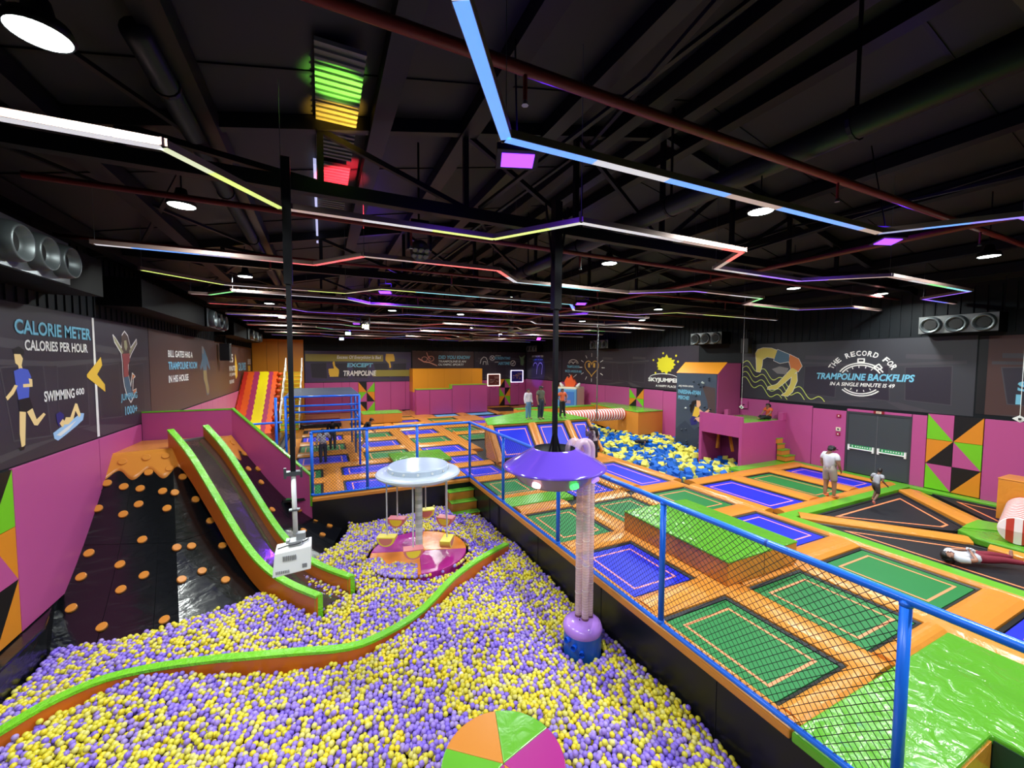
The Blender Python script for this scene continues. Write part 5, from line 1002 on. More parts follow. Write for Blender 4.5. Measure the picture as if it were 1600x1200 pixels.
for k in range(9): mb.tube([(.9, -2.6+.6*k, .55+.36*k), (1.05, -2.4+.6*k, .6+.36*k)], [.14, .1], 10)
mb.build('side_bolster', lm_[1], t, smooth=True)
t = empty('stairs', (-1.8, 30.2, 0), 'yellow stairs with white hand rails beside the lane slide', 'stairs')
for k in range(14): MB().box(-.5, .45, -3.0+.42*k, 3.1, .255*k, .255*(k+1)-.03).build('riser', mat('stair_yellow', (216, 156, 30), .4), t); MB().box(-.52, .47, -3.02+.42*k, -2.58+.42*k, .255*(k+1)-.03, .255*(k+1)).build('tread', mat('stair_tread', (200, 190, 40), .4) if k > 1 else M_gr, t)
for x in (-.52, .5):
    mb = MB()
    for k in range(5):
        y0 = -2.6+1.15*k; z0 = .3+.68*k; mb.bar((x, y0, z0+.95), (x, y0+1.0, z0+1.55), .05, .05).bar((x, y0, z0), (x, y0, z0+.95), .05, .05).bar((x, y0+1.0, z0+.6), (x, y0+1.0, z0+1.55), .05, .05).bar((x, y0, z0+.45), (x, y0+1.0, z0+1.05), .04, .04)
    mb.build('hand_rail', M_white, t)
# netted cage
t = empty('netted_cage', (.03, 18.0, 0), 'blue pipe cage with dark net roof over the leftmost trampolines', 'cage'); X0, X1, Y0, Y1, H = -1.34, 1.36, -.1, 5.0, 2.92
for x, y, n in ((X0, Y0, 1), (X1, Y0, 1), (X0, Y1, 1), (X1, Y1, 1), (X1+.0, 2.2, 1)): MB().tube([(x, y, 0), (x, y, H)], .045, 10).build('post', M_blue, t, smooth=True)
for y, z in ((Y0, H), (Y0+.1, 2.55), (Y0+.55, 2.25), (Y0, 1.92), (Y1, H)): MB().tube([(X0, y, z), (X1, y, z)], .04, 10).build('cross_rail', M_blue, t, smooth=True)
for x in (X0, X1):
    MB().tube([(x, Y0, H), (x, Y1, H)], .04, 8).build('side_rail', M_blue, t, smooth=True); MB().tube([(x, Y0, 2.55), (x, Y0+.55, 2.25), (x, Y0, 1.92)], .03, 8).build('bent_rail', M_blue, t, smooth=True); MB().tube([(x, Y0, 1.92), (x, Y1, 1.92)], .03, 8).build('side_rail', M_blue, t, smooth=True)
M_mesh = mat('fine_net', (24, 36, 62), .7, alpha=.78); M_mesh2 = mat('thin_net', (24, 30, 46), .7, alpha=.3)
MB().box(X0, X1, Y0, Y1, H+.045, H+.05).build('roof_net', M_mesh, t)
MB().box(X1-.003, X1+.003, Y0, Y1, 0.1, H).box(X0-.003, X0+.003, Y0, Y1, .1, H).box(X0, X1, Y1-.003, Y1+.003, .4, H).build('side_net', M_mesh2, t)
t = empty('landing_mat', (-.2, 29, 0), 'glossy black wrinkled mat at the foot of the stairs', 'mat'); MB().box(-1.4, 1.3, -.3, 2.4, .05, .3).build('mat_block', M_bk, t, bevel=.05)
t = empty('landing_mat', (-3.4, 24.5, 0), 'glossy black landing mat below the lane slide', 'mat'); MB().box(-1.4, 1.4, -2.5, 2.0, -.02, .25).build('mat_block', M_bk, t, bevel=.05)
t = empty('safety_railing', (-3.6, 17.5, 0), 'short blue railing left of the netted cage', 'railing', 'blue railings round the ball pit'); MB().tube([(-1.2, 0, 1.95), (2.2, 0, 2.0)], .04, 10).tube([(-1.2, 0, .1), (2.2, 0, .1)], .04, 10).build('rail', M_blue, t, smooth=True); MB().tube([(2.0, 0, 0), (2.0, 0, 2.95)], .05, 10).build('post', M_blue, t, smooth=True)
# arcade machine with a flame on top
t = empty('arcade_machine', (17.6, 26.6, 1.3), 'light blue cabinet with screen and an orange flame figure on top', 'arcade machine')
t.location.z = 0.0; t.rotation_euler = (0, 0, R_(38))
MB().prism([(-.6, -.7), (.6, -1.0), (.9, .6), (-.5, .9)], 0, 2.45).build('cabinet', mat('cabinet_cream', (220, 206, 176), .4), t, bevel=.1)
MB().box(-.75, -.55, -.75, .85, .6, 2.3).build('front_frame', mat('cabinet_blue', (96, 158, 208), .35), t, bevel=.05); MB().box(-.78, -.74, -.55, .65, 1.0, 2.1).build('screen', mat('arcade_screen', (40, 80, 130), .3, emis=(70, 120, 190), estr=.5), t)
MB().box(-.79, -.77, -.3, .3, 1.2, 1.45).tube([(-.78, .1, 1.75), (-.79, .1, 1.75)], .2, 12).build('screen_picture', mat('arcade_pic', (150, 130, 170), .4), t)
vs = [(0, .35, 2.45), (0, -.35, 2.45), (0, -.5, 2.75), (0, -.32, 3.05), (0, -.3, 2.9), (0, -.1, 3.4), (0, .1, 3.05), (0, .22, 3.25), (0, .45, 2.85)]
mb = MB().add([(x-.14, y, z) for x, y, z in vs]+[(x+.14, y, z) for x, y, z in vs], [tuple(range(9)), tuple(range(9, 18))[::-1]]+[(i, 9+i, 9+(i+1) % 9, (i+1) % 9) for i in range(9)]); mb.build('flame', mat('flame_orange', (236, 92, 40), .35), t, bevel=.05)
MB().tube([(-.1, .55, 2.45), (-.1, .75, 2.62), (-.1, .8, 2.75)], [.12, .12, .06], 10).tube([(-.1, -.55, 2.45), (-.1, -.75, 2.62), (-.1, -.8, 2.75)], [.12, .12, .06], 10).build('hand', M_white, t, smooth=True)
# ------------------------------------------------------------------ climbing tower
t = empty('climbing_tower', (18.1, 14.6, -.4), 'slate climbing wall with holds and orange sloping top beside the foam pit', 'climbing wall')
y0, y1 = -1.24, 1.25; x0, x1 = -.8, .85; zt = 4.2
MB().add([(x0, y0, 0), (x1, y0, 0), (x1, y1, 0), (x0, y1, 0), (x0, y0, zt), (x0, y1, zt), (x0+.62, y0, zt+.52), (x1, y0, zt+.52), (x0+.62, y1, zt+.52), (x1, y1, zt+.52)],
         [(0, 3, 2, 1), (0, 1, 7, 6, 4), (3, 5, 8, 9, 2), (0, 4, 5, 3), (6, 7, 9, 8), (1, 2, 9, 7)]).build('body', M_pkm, t)
MB().add([(x0-.03, y0-.02, zt-.0), (x0-.03, y1+.02, zt), (x0+.62, y1+.02, zt+.56), (x0+.62, y0-.02, zt+.56), (x1, y1+.02, zt+.56), (x1, y0-.02, zt+.56)], [(0, 1, 2, 3), (3, 2, 4, 5)]).build('sloping_top', mat('orange_wall_panel', (222, 140, 24)), t)
MB().box(x0-.04, x0-.005, y0+.03, y1-.03, .2, zt-.02).build('climbing_face', mat('slate_print', (58, 70, 86), .45, var=.15, vscale=1.2), t)
ft = lambda u, z, d=0: (x0-.041-d, -u, z)
rr = random.Random(3); hm = [mat('hold_dark', (46, 54, 66), .5), mat('hold_pale', (190, 196, 190), .5)]
for k in range(34):
    u, z = rr.uniform(-1.1, 1.1), rr.uniform(.4, zt-.2); p = Vector(ft(u, z, 0)); MB().tube([p, p+Vector((-.07, 0, -.01))], [.06, .025], 7).build('hold', hm[k % 5 == 0], t)
txt('AAJ MAIN UPAR,', ft, -1.1, -.12, 3.44, 3.56, white, t, .03, .2, off=.004); txt('PARESHANIYAN', ft, -1.1, .32, 3.1, 3.32, cyan, t, .04, .1, off=.004); txt('PEECHE!', ft, -1.1, -.38, 2.8, 3.0, cyan, t, .04, .1, off=.004)
flats([(0, [(.38, 3.6), (1.15, 3.5), (1.2, 1.6), (.85, 2.0), (.72, 2.8)])], ft, [mat('rock_print', (72, 54, 54), .5)], t, 'rock_print', .002)
flats([(3, [(-1.2, 1.2), (-.6, 1.7), (0, 1.3), (.6, 1.8), (1.2, 1.2), (1.2, .25), (-1.2, .25)]), (0, [(-.32, 2.3), (-.2, 2.75), (.1, 2.85), (.16, 2.7), (-.02, 2.6), (-.12, 2.3), (-.22, 2.1)]), (1, [(.08, 2.82), (.3, 2.82), (.34, 2.6), (.22, 2.45), (.1, 2.5)]), (2, [(.0, 2.5), (.25, 2.45), (.3, 2.15), (.1, 1.9), (-.15, 2.0)]), (1, [(.25, 2.42), (.55, 2.25), (.86, 2.5), (.9, 2.4), (.56, 2.1), (.25, 2.2)]), (4, [(-.12, 2.0), (.2, 1.95), (.15, 1.6), (-.2, 1.5), (-.3, 1.8)]), (1, [(0, 1.9), (.3, 2.0), (.75, 1.8), (.7, 1.7), (.2, 1.75)])],
      ft, [dkb, mat('print_skin_climb', (226, 170, 136), .4), yel, mat('slate_dark', (44, 54, 72), .5), navy], t, 'climber_print', .004)
# ------------------------------------------------------------------ magenta jump box
t = empty('jump_platform', (17.4, 12.15, 0), 'magenta jump platform with green deck, opening towards the foam pit', 'platform'); A, B_, C_, D_ = -1.45, 1.55, -1.05, 1.08
MB().box(A, A+.1, C_, C_+.14, -.4, 1.9).box(A, A+.1, D_-.14, D_, -.4, 1.9).box(A, A+.1, C_+.14, D_-.14, 1.15, 2.05).box(A, A+.1, C_, C_+.14, 1.9, 2.05).box(A, A+.1, D_-.14, D_, 1.9, 2.05).box(A+.1, B_, C_+.002, C_+.08, -.1, 1.78).box(A+.1, B_, D_-.08, D_-.002, -.3, 1.78).box(A+.1, B_, C_+.08, D_-.08, 1.55, 1.68).build('panels', M_pk, t, bevel=.006)
MB().box(A+.1, B_, C_+.02, D_-.02, 1.70, 1.76).build('green_deck', M_gr, t)
MB().box(B_-.3, B_, C_-.02, C_+.2, 1.76, 2.1).box(.1, .3, D_-.3, D_-.1, 1.76, 2.1).build('corner_post', M_pk, t, bevel=.01)
MB().bar((A+.9, 0, .3), (A+1.2, .5, 1.5), .1, .1).bar((A+.9, .8, .3), (A+1.2, .9, 1.5), .1, .1).build('strut', M_or, t)
MB().box(A+1.4, A+1.5, C_+.1, D_-.1, -.4, 1.5).build('inner_panel', mat('magenta_dark', (120, 40, 90), .4), t)
t = empty('foam_steps', (18.55, 10.88, 0), 'small orange and green steps against the magenta wall by the jump platform', 'steps')
for k in range(4): MB().box(-.28+.0*k, .12+.26-.0*k-.09*k, -.2+.17*k-.02, .16, .24*k+.03, .24*(k+1)-.01).build('riser', M_ors, t); MB().box(-.3, .14+.26-.09*k, -.22+.17*k-.02, .16, .24*(k+1)-.01, .24*(k+1)+.02).build('tread', M_gr, t)
# ------------------------------------------------------------------ foam pit
fp = tag(MB().box(12.04, 12.1, 10.64, 24.3, -1.7, -.13).box(12.04, 18.98, 10.58, 10.64, -1.7, -.13).build('trim_foam_pit', M_bkp), kind='structure')
rg = np.random.default_rng(11); S = .23; P = []
for layer in range(2):
    gx = np.arange(12.26, 18.85, S*1.08); gy = np.arange(10.86, 24.1, S*1.08); X, Y = np.meshgrid(gx, gy); x = X.ravel()+rg.normal(0, .05, X.size)+layer*.1; y = Y.ravel()+rg.normal(0, .05, X.size)+layer*.1
    z = -.30+layer*.17+rg.normal(0, .05, x.size)+.10*np.sin(x*1.3)*np.sin(y*.9)+.08*np.clip((17-x)*.0+np.clip(y-18, 0, 5)*.2, 0, 1)-.02*(x-12)
    z = z+np.where((x > 16.0) & (y > 13.3), .14, 0)
    k = (x < 18.8) & ~((x > 16.05) & (x < 18.9) & (y < 13.1) & (layer > 5)) & ~((x > 17.1) & (y > 13.2) & (y < 16.0)) & ~((x > 16.9) & (y > 18.3)) & ~((y < 10.95) | (x < 12.22)) & ~((np.abs(y-11.15) < .22) & (x > 15.8)) & ~((np.abs(y-13.2) < .22) & (x > 15.8)) & ~((np.abs(x-17.4) < .2) & (y < 13.3)) & ~((x > 17.4) & (y < 13.3)) & (y < 23.2)
    if layer: k &= rg.random(x.size) < .62
    P.append(np.stack([x, y, z], 1)[k])
P = np.concatenate(P); isb = (rg.random(len(P))+.25*np.sin(P[:, 0]*2.1)*np.sin(P[:, 1]*1.7)) > .52
CB = np.array(lin((20, 96, 190))); CY = np.array(lin((226, 216, 96))); colr = np.where(isb[:, None], CB, CY)*(1+rg.normal(0, .08, (len(P), 1))); rot = rg.uniform(0, math.pi, (len(P), 3))
rot = np.stack([rg.normal(0, .38, len(P)), rg.normal(0, .38, len(P)), rot[:, 2]*2], 1)
import bmesh
bm = bmesh.new(); bmesh.ops.create_cube(bm, size=S); bmesh.ops.bevel(bm, geom=bm.edges[:], offset=.012, segments=1, affect='EDGES'); mcube = bpy.data.meshes.new('foam_cube'); bm.to_mesh(mcube); bm.free()
mB, mY = mcube.copy(), mcube.copy(); mB.materials.append(mat('blue_foam', (20, 96, 190), .8)); mY.materials.append(mat('yellow_foam', (226, 216, 96), .8))
d_ = np.linalg.norm(P-np.array([0, 0, CAM_H]), axis=1); top = np.where(P[:, 2] > -.30)[0]; near = top[np.argsort(d_[top])[:300]]; mk = np.ones(len(P), bool); mk[near] = False
for k in near:
    o = bpy.data.objects.new('foam_cube', mB if isb[k] else mY); COL.objects.link(o); o.location = P[k]; o.rotation_euler = rot[k]
    tag(o, 'blue foam cube near the front of the foam pit' if isb[k] else 'yellow foam cube near the front of the foam pit', 'foam cube', 'nearest foam cubes of the pit')
gn_scatter('foam_cubes', P[mk], colr[mk], mcube, attr_mat('foam_plain', .8, inst=True, spec=.2), 'heap of blue and yellow foam cubes filling the pit', 'foam cubes', rot=rot[mk])
# ------------------------------------------------------------------ lamps and fixtures
o0 = None
for k, (x, y) in enumerate(LAMPS):
    row = 'in front of the first truss' if y < 5 else ('over the second truss' if y < 10 else 'far down the hall')
    lb = {(-1.83, 4.28): 'large round high bay lamp at the top left corner of the photo', (-1.9, 7.9): 'round high bay lamp left of the hanging poles', (6.3, 7.9): 'round high bay lamp over the middle of the hall', (13.6, 7.9): 'round high bay lamp above the grey doors', (13.4, 3.7): 'round high bay lamp near the right edge of the photo',
          (-1.9, 13.6): 'round high bay lamp above the netted cage side, on the left', (3.0, 19.4): 'round high bay lamp above the thumbs banner', (13.6, 13.6): 'round high bay lamp above the foam pit', (17.3, 7.2): 'round high bay lamp beside the right wall nozzles'}.get((x, y), 'round high bay lamp, %s row from the camera, %s' % ({-4.0: 'last behind the', -.2: 'overhead', 4.28: 'first', 3.7: 'first', 4.2: 'first', 7.9: 'second', 13.6: 'third', 17.4: 'third', 7.2: 'short', 19.4: 'fourth', 25.2: 'fifth', 31.2: 'sixth', 31: 'sixth'}[y], 'leftmost' if x < 0 else 'left of centre' if x < 5 else 'in the middle' if x < 10 else 'right' if x < 15 else 'by the right wall'))
    t = empty('high_bay_lamp', (x, y, LAMPZ), lb, 'lamp', 'high bay lamps')
    MB().lathe([(.0, -.012), (.17, -.012), (.175, -.008)], 0, 0, 24).build('lens', mat('lamp_lens', (255, 255, 255), .4, emis=(240, 255, 248), estr=14), t)
    MB().lathe([(.18, -.015), (.2, .01), (.17, .08), (.1, .1), (.07, .24), (0, .25)], 0, 0, 24).build('housing', M_steel, t, smooth=True); MB().tube([(0, 0, .2), (0, 0, (7.24 if x == 6.3 else roofz(x)-.03)-LAMPZ)], .012, 6).build('stem', M_steel, t)
def flood(x, y, z, lb, power=55, aim=None):
    t = empty('uv_floodlight', (x, y, z), lb, 'floodlight', 'ultraviolet floodlights'); t.rotation_euler = (R_(-12), 0, R_(-20))
    MB().box(-.25, .25, -.17, .17, 0, .09).build('case', M_steel, t, bevel=.01); MB().box(-.19, .19, -.11, .11, -.012, 0).build('lens', mat('uv_lens', (120, 90, 255), .4, emis=(125, 55, 255), estr=3.5), t); MB().bar((-.2, 0, .05), (-.2, 0, .3), .02, .04).bar((.2, 0, .05), (.2, 0, .3), .02, .04).bar((-.2, 0, .3), (.2, 0, .3), .04, .02).build('yoke', M_steel, t); MB().tube([(0, 0, .3), (0, 0, roofz(x)-z-.1)], .012, 6).build('stem', M_steel, t)
    arealamp('uv_light', (x, y, z-.12), .3, power, (.12, .03, 1.), spread=170); l = bpy.data.lights.new('uv_glow', 'POINT'); l.energy = power*.22; l.color = (.10, .02, 1.); l.shadow_soft_size = .1; o = bpy.data.objects.new('uv_glow', l); o.location = (x+.05, y-.1, z+.35); COL.objects.link(o)
flood(2.13, 4.39, 6.68, 'violet floodlight next to the bright blue light strip overhead', 60); flood(10.0, 4.1, 6.68, 'violet floodlight below the corner of the light strip at the upper right', 50); flood(9.5, 13.65, 6.68, 'violet floodlight right of the saucer pole', 40); flood(2.0, 14.4, 6.68, 'violet floodlight above the carousel', 160); flood(2.0, 26.9, 6.68, 'violet floodlight above the back trampolines', 30)
flood(-2.3, 6.4, 6.68, 'violet floodlight over the black climbing slope', 0.1) if False else None
# LED strips: zigzag channels
PAL = dict(w=(190, 190, 196), b=(70, 150, 250), c=(120, 220, 230), g=(110, 230, 130), y=(215, 240, 110), r=(250, 80, 80), v=(140, 80, 250), p=(190, 150, 240), n=(150, 125, 120), d=(90, 60, 230), s=(90, 100, 235))
def led(pts, cols, label, z=6.3, hang=()):
    t = empty('led_strip', (*pts[0], z), label, 'light strip', 'zigzag light strips under the roof'); O = Vector((*pts[0], z)); W = .105
    mh, md = MB(), MB(); ci_ = 0; path = [Vector((*p, z))-O for p in pts]; tot = sum((b-a).length for a, b in zip(path[:-1], path[1:])); acc = 0; nc = len(cols)
    for a, b in zip(path[:-1], path[1:]):
        L = (b-a).length; d = (b-a).normalized(); mh.bar(a-d*.05, b+d*.05+Vector((0, 0, 0)), W, .07); k = max(1, int(L/.45))
        for i in range(k):
            s0, s1 = L*i/k, L*(i+1)/k; f = (acc+(s0+s1)/2)/tot*(nc-1); j = min(int(f), nc-2) if nc > 1 else 0; g = f-j; g = 0 if g < .35 else 1 if g > .65 else (g-.35)/.3
            c0, c1 = lin(PAL[cols[j]]), lin(PAL[cols[min(j+1, nc-1)]]); c = tuple(c0[q]*(1-g)+c1[q]*g for q in range(3)); u = d.cross(Vector((0, 0, 1)))*W*.46
            p0, p1 = a+d*s0-Vector((0, 0, .037)), a+d*s1-Vector((0, 0, .037)); up = Vector((0, 0, .018))
            md.add([p0-u, p1-u, p1+u, p0+u, p0-u*1.12+up, p1-u*1.12+up, p1+u*1.12+up, p0+u*1.12+up], [(0, 3, 2, 1)], 0, c)
        acc += L
    mh.build('channel', M_hous, t); md.build('diffuser', M_led, t, colattr=True)
    mb = MB()
    for p in path[::2]:
        x = p.x+O.x; mb.tube([p+Vector((0, 0, .03)), p+Vector((0, 0, roofz(x)-z-.03))], .004, 4)
    mb.build('suspension_wire', M_grey, t)
led([(.4, 1.6), (.72, 2.2), (1.51, 3.34), (7.64, 3.24), (8.5, 2.06), (14, 1.9)], 'wbbbwbnbbnbvvnvdvn', 'blue light strip closest overhead with a sharp corner by the violet floodlight')
led([(-4.7, 4.84), (-1.29, 4.84), (-.43, 6.05), (2.52, 6.05), (3.34, 4.82), (6.77, 4.82), (7.47, 5.90), (10.33, 5.88), (11.6, 4.69), (15.88, 4.69), (16.54, 5.85), (18.7, 5.85)], 'ggwwynwyywwnrnwvvnnwgcvvsn', 'yellow green light strip crossing in front of the two hanging poles')
led([(-3.42, 9.25), (-.09, 9.25), (.75, 8.08), (3.46, 8.05), (4.33, 9.0), (7.88, 9.0), (9.22, 7.93), (12.07, 7.92), (12.82, 9.0), (15.83, 9.0), (16.79, 7.8), (18.7, 7.8)], 'wbnrrnrrwccnvvnwgnggvsnn', 'light strip starting blue and turning red behind the moving head light')
led([(-3.48, 11.4), (-2.23, 12.6), (.66, 12.6), (1.47, 11.45), (7.63, 11.55), (8.59, 12.8), (11.58, 12.8), (12.54, 11.55), (18.7, 11.55)], 'yywnynyccnccbwwnpynyywnw', 'yellow and turquoise light strip, fourth from the front')
led([(-3.4, 14.7), (-2.96, 14.7), (-2.22, 13.7), (.72, 13.7), (1.52, 14.6), (9, 14.5), (9.8, 13.6), (13, 13.6)], 'ngwwwwgcnvvwnnpw', 'white and green light strip, fifth from the front')
led([(-3.4, 16.8), (-1.26, 16.8), (-.48, 17.9), (2.21, 17.95), (3.23, 17.0), (9, 17.0), (9.8, 18.), (18.5, 18.)], 'rnvvnssvnwwnwnnw', 'red and violet light strip, sixth from the front')
r_ = random.Random(21)
nm = ['seventh', 'eighth', 'ninth', 'tenth', 'eleventh', 'twelfth', 'thirteenth', 'fourteenth', 'fifteenth', 'sixteenth', 'seventeenth']
for i, y in enumerate((20.3, 22.9, 25.6, 28.4, 31.3, 34.2)):
    x = -3.6+r_.random()*.5; pts = [(x, y)]; s = 1
    while x < 17:
        x = min(x+r_.choice((3., 3.3, 4.2)), 18); pts.append((x, pts[-1][1]))
        if x < 16.5: x += .85; pts.append((x, y+(1.1 if s > 0 else 0))); s = -s
    led(pts, ''.join(r_.choice('wnnnvndnbnwnprgs') for _ in range(18)), '%s zigzag light strip counted from the front' % nm[i])
# short extra strips over the foam pit
led([(10.2, 16.1), (12.6, 16.1), (13.3, 15.2), (16.9, 15.2)], 'nwwnww', 'short white light strip above the foam pit', z=6.2)
# moving heads
def mhead(x, y, z, lb, on=None, yaw_=0):
    t = empty('moving_head', (x, y, z), lb, 'stage light', 'moving head stage lights', rz=yaw_)
    MB().box(-.17, .17, -.12, .12, .5, .62).build('base', M_steel, t, bevel=.02); MB().bar((-.2, 0, .52), (-.2, 0, .08), .05, .14).bar((.2, 0, .52), (.2, 0, .08), .05, .14).bar((-.2, 0, .5), (.2, 0, .5), .14, .06).build('yoke', M_steel, t)
    MB().tube([(0, .1, .2), (0, -.02, .12), (0, -.12, .02)], [.1, .17, .18], 20).build('head', mat('head_grey', (50, 46, 48), .35), t, smooth=True)
    d = Vector((0, -.12, .02)); n = Vector((0, -.1, -.1)).normalized(); u = Vector((1, 0, 0)); v = n.cross(u)
    for k in range(6):
        c = d+u*(.07*(k % 3-1)*1.5)+v*(.06*(1 if k > 2 else -1)); MB().tube([c, c+n*.03, c+n*.035], [.045, .05, .03], 12).build('lens', mat('dark_lens', (60, 56, 60), .1, spec=.9) if not on else mat('lit_lens_%d' % on[0], on, .3, emis=on, estr=6), t)
    MB().tube([(0, 0, .6), (0, 0, roofz(x)-z-.05)], .02, 6).build('clamp_pole', M_steel, t)
mhead(1.67, 7.6, 6.28, 'black moving head stage light with six lenses above the carousel'); mhead(1.92, 20.6, 6.0, 'lit moving head glowing warm white above the back field', (255, 250, 190)); mhead(1.5, 27, 6.05, 'lit moving head glowing pale green far down the hall', (190, 255, 220)); mhead(1.4, 33.5, 6.05, 'lit moving head glowing pale blue near the back wall', (210, 225, 255)); mhead(14.9, 27, 6.1, 'small lit moving head glowing magenta near the right corner', (230, 60, 240))
# big ceiling fans
def fan(x, y, z, lb, a0):
    t = empty('ceiling_fan', (x, y, z), lb, 'fan', 'large ceiling fans'); MB().tube([(0, 0, .1), (0, 0, roofz(x)-z-.05)], .04, 8).build('down_rod', M_grey, t); MB().lathe([(0, -.12), (.2, -.1), (.22, .05), (.14, .12), (.14, .55), (0, .56)], 0, 0, 20).build('motor', mat('fan_grey', (130, 126, 124), .4), t, smooth=True)
    for k in range(4): MB().bar((.05*math.cos(k*1.57), .05*math.sin(k*1.57), .55), (.35*math.cos(k*1.57), .35*math.sin(k*1.57), 1.1), .03, .03).build('brace', M_grey, t)
    for k in range(5):
        a = a0+2*math.pi*k/5; d = Vector((math.cos(a), math.sin(a), 0)); MB().bar(d*.2, d*2.9, .2, .03).build('blade', mat('fan_blade', (170, 162, 150), .4), t)
fan(9.9, 28.0, 6.0, 'large ceiling fan over the back trampolines', .3); fan(9.6, 20.5, 6.05, 'large ceiling fan just left of the saucer pole', 1.0)
# air handling boxes with three nozzles each
def nozzles(frame, u0, u1, z0, z1, depth, lb, flip=1, bl=None, n=3, dark=False):
    ox = Vector(frame(min(u0, u1), z0, 0)); t = empty('air_diffuser', ox, lb, 'air diffuser', 'triple nozzle air diffusers')
    fr = lambda u, z, d: Vector(frame(u, z, d))-ox; a, b = fr(u0, z0, 0), fr(u1, z1, depth)
    MB().box(min(a.x, b.x), max(a.x, b.x), min(a.y, b.y), max(a.y, b.y), 0, z1-z0).build('box_duct', mat('black_duct', (9, 10, 12), .6, spec=.1), t)
    c_, e_ = fr(u0, z0+.02, depth-.01), fr(u1, z1-.02, depth+.008); MB().box(min(c_.x, e_.x), max(c_.x, e_.x), min(c_.y, e_.y), max(c_.y, e_.y), .02, z1-z0-.02).build('face_plate', M_alu if not dark else mat('dull_duct', (110, 112, 112), .4, metal=.6), t)
    nd = (fr(u0, z0, 1)-fr(u0, z0, 0)).normalized(); R = min((z1-z0)*.46, abs(u1-u0)/n*.46)
    for k in range(n):
        c = fr(u0+(u1-u0)*(k+.5)/n, (z0+z1)/2, depth); tl = Vector((0, 0, -.03))
        e1 = Vector((0, 0, 1)); e2 = nd.cross(e1); N_ = 28; rings = [(0, R), (.06, R*.99), (.11, R*.9), (.125, R*.86), (.12, R*.8), (.06, R*.66), (.03, R*.52), (.02, R*.44)]; sg = .8 if dark else 1.6
        vs = [tuple(c+nd*(q*sg)+tl*q*6+(e1*math.sin(2*math.pi*j/N_)+e2*math.cos(2*math.pi*j/N_))*rr_) for q, rr_ in rings for j in range(N_)]
        MB().add(vs, [(i*N_+j, i*N_+(j+1) % N_, (i+1)*N_+(j+1) % N_, (i+1)*N_+j) for i in range(len(rings)-1) for j in range(N_)]).build('nozzle', mat('nozzle_metal', (84, 90, 92), .42, metal=.5), t, smooth=True)
        MB().tube([c+nd*.06, c+nd*.065], [R*.58, R*.58], 24).build('nozzle_mouth', mat('mouth_black', (6, 6, 7), .8), t)
    if bl:
        p, q = fr(bl[0], z0+.03, 0), fr(bl[1], z1-.03, depth-.05); MB().box(min(p.x, q.x), max(p.x, q.x), min(p.y, q.y), max(p.y, q.y), .0, z1-z0-.03).build('duct_body', mat('black_duct', (9, 10, 12), .6, spec=.1), t)
    for u in (u0, u1): p = fr(u, z1, depth/2); MB().tube([p, p+Vector((0, 0, roofz(XL+depth/2)-z1-.05))], .012, 5).build('hanger', M_steel, t)
nozzles(fL, 7.95, 9.85, 5.62, 6.38, .9, 'silver triple nozzle air diffuser high on the left wall, nearest', bl=(9.86, 11.2)); nozzles(fL, 19.3, 22.4, 5.66, 6.4, .9, 'second triple nozzle air diffuser along the left wall', bl=(13.2, 19.2)); nozzles(fL, 29.0, 34.5, 5.66, 6.35, .9, 'third triple nozzle air diffuser along the left wall', bl=(25, 28.9))
nozzles(fR, 6.55, 4.76, 5.3, 5.9, .7, 'triple nozzle air diffuser high on the right wall above the backflips banner', dark=True); nozzles(fR, 15.87, 14.0, 5.3, 5.93, .7, 'triple nozzle air diffuser above the climbing tower', dark=True); nozzles(fR, 25.05, 22.95, 5.34, 5.98, .7, 'triple nozzle air diffuser above the heart on the dark banner', dark=True); nozzles(fR, 35.4, 33.4, 5.34, 5.98, .7, 'triple nozzle air diffuser in the far right corner', dark=True)
# wall speakers and camera
for (x, y, z), lb, s in (((XL+.35, 25.6, 4.5), 'black loudspeaker hanging by the brown banner on the left wall', 1.0), ((XR-.35, 12.9, 4.95), 'black box speaker right above the climbing tower', .75)):
    t = empty('wall_speaker', (x, y, z), lb, 'speaker'); MB().box(-.22*s, .22*s, -.25*s, .25*s, -.15, .75*s).build('case', mat('speaker_black', (18, 18, 20), .5), t, bevel=.02); MB().bar((0, 0, .7*s), (0, 0, .7*s+.5), .06, .06).bar((0, 0, .7*s+.4), (-.35 if x < 0 else .35, 0, .7*s+.4), .05, .05).build('bracket', M_steel, t)
t = empty('security_camera', (XL+.2, 14.1, 6.05), 'small white security camera high on the left wall', 'camera'); MB().box(-.2, -.1, -.05, .05, -.02, .1).build('mount', M_white, t); MB().tube([(-.1, 0, .04), (.16, -.1, 0)], .05, 10).build('body', M_white, t)
t = empty('hanging_pole', (12.9, 17, 1.3), 'thin silver pole hanging over the foam pit', 'pole'); MB().tube([(0, 0, 0), (0, 0, roofz(12.9)-1.35)], .03, 8).build('pole_tube', M_alu, t, smooth=True); MB().tube([(0, 0, .5), (0, 0, .56)], .05, 8).tube([(0, 0, 1.2), (0, 0, 1.26)], .05, 8).build('collar', M_alu, t)
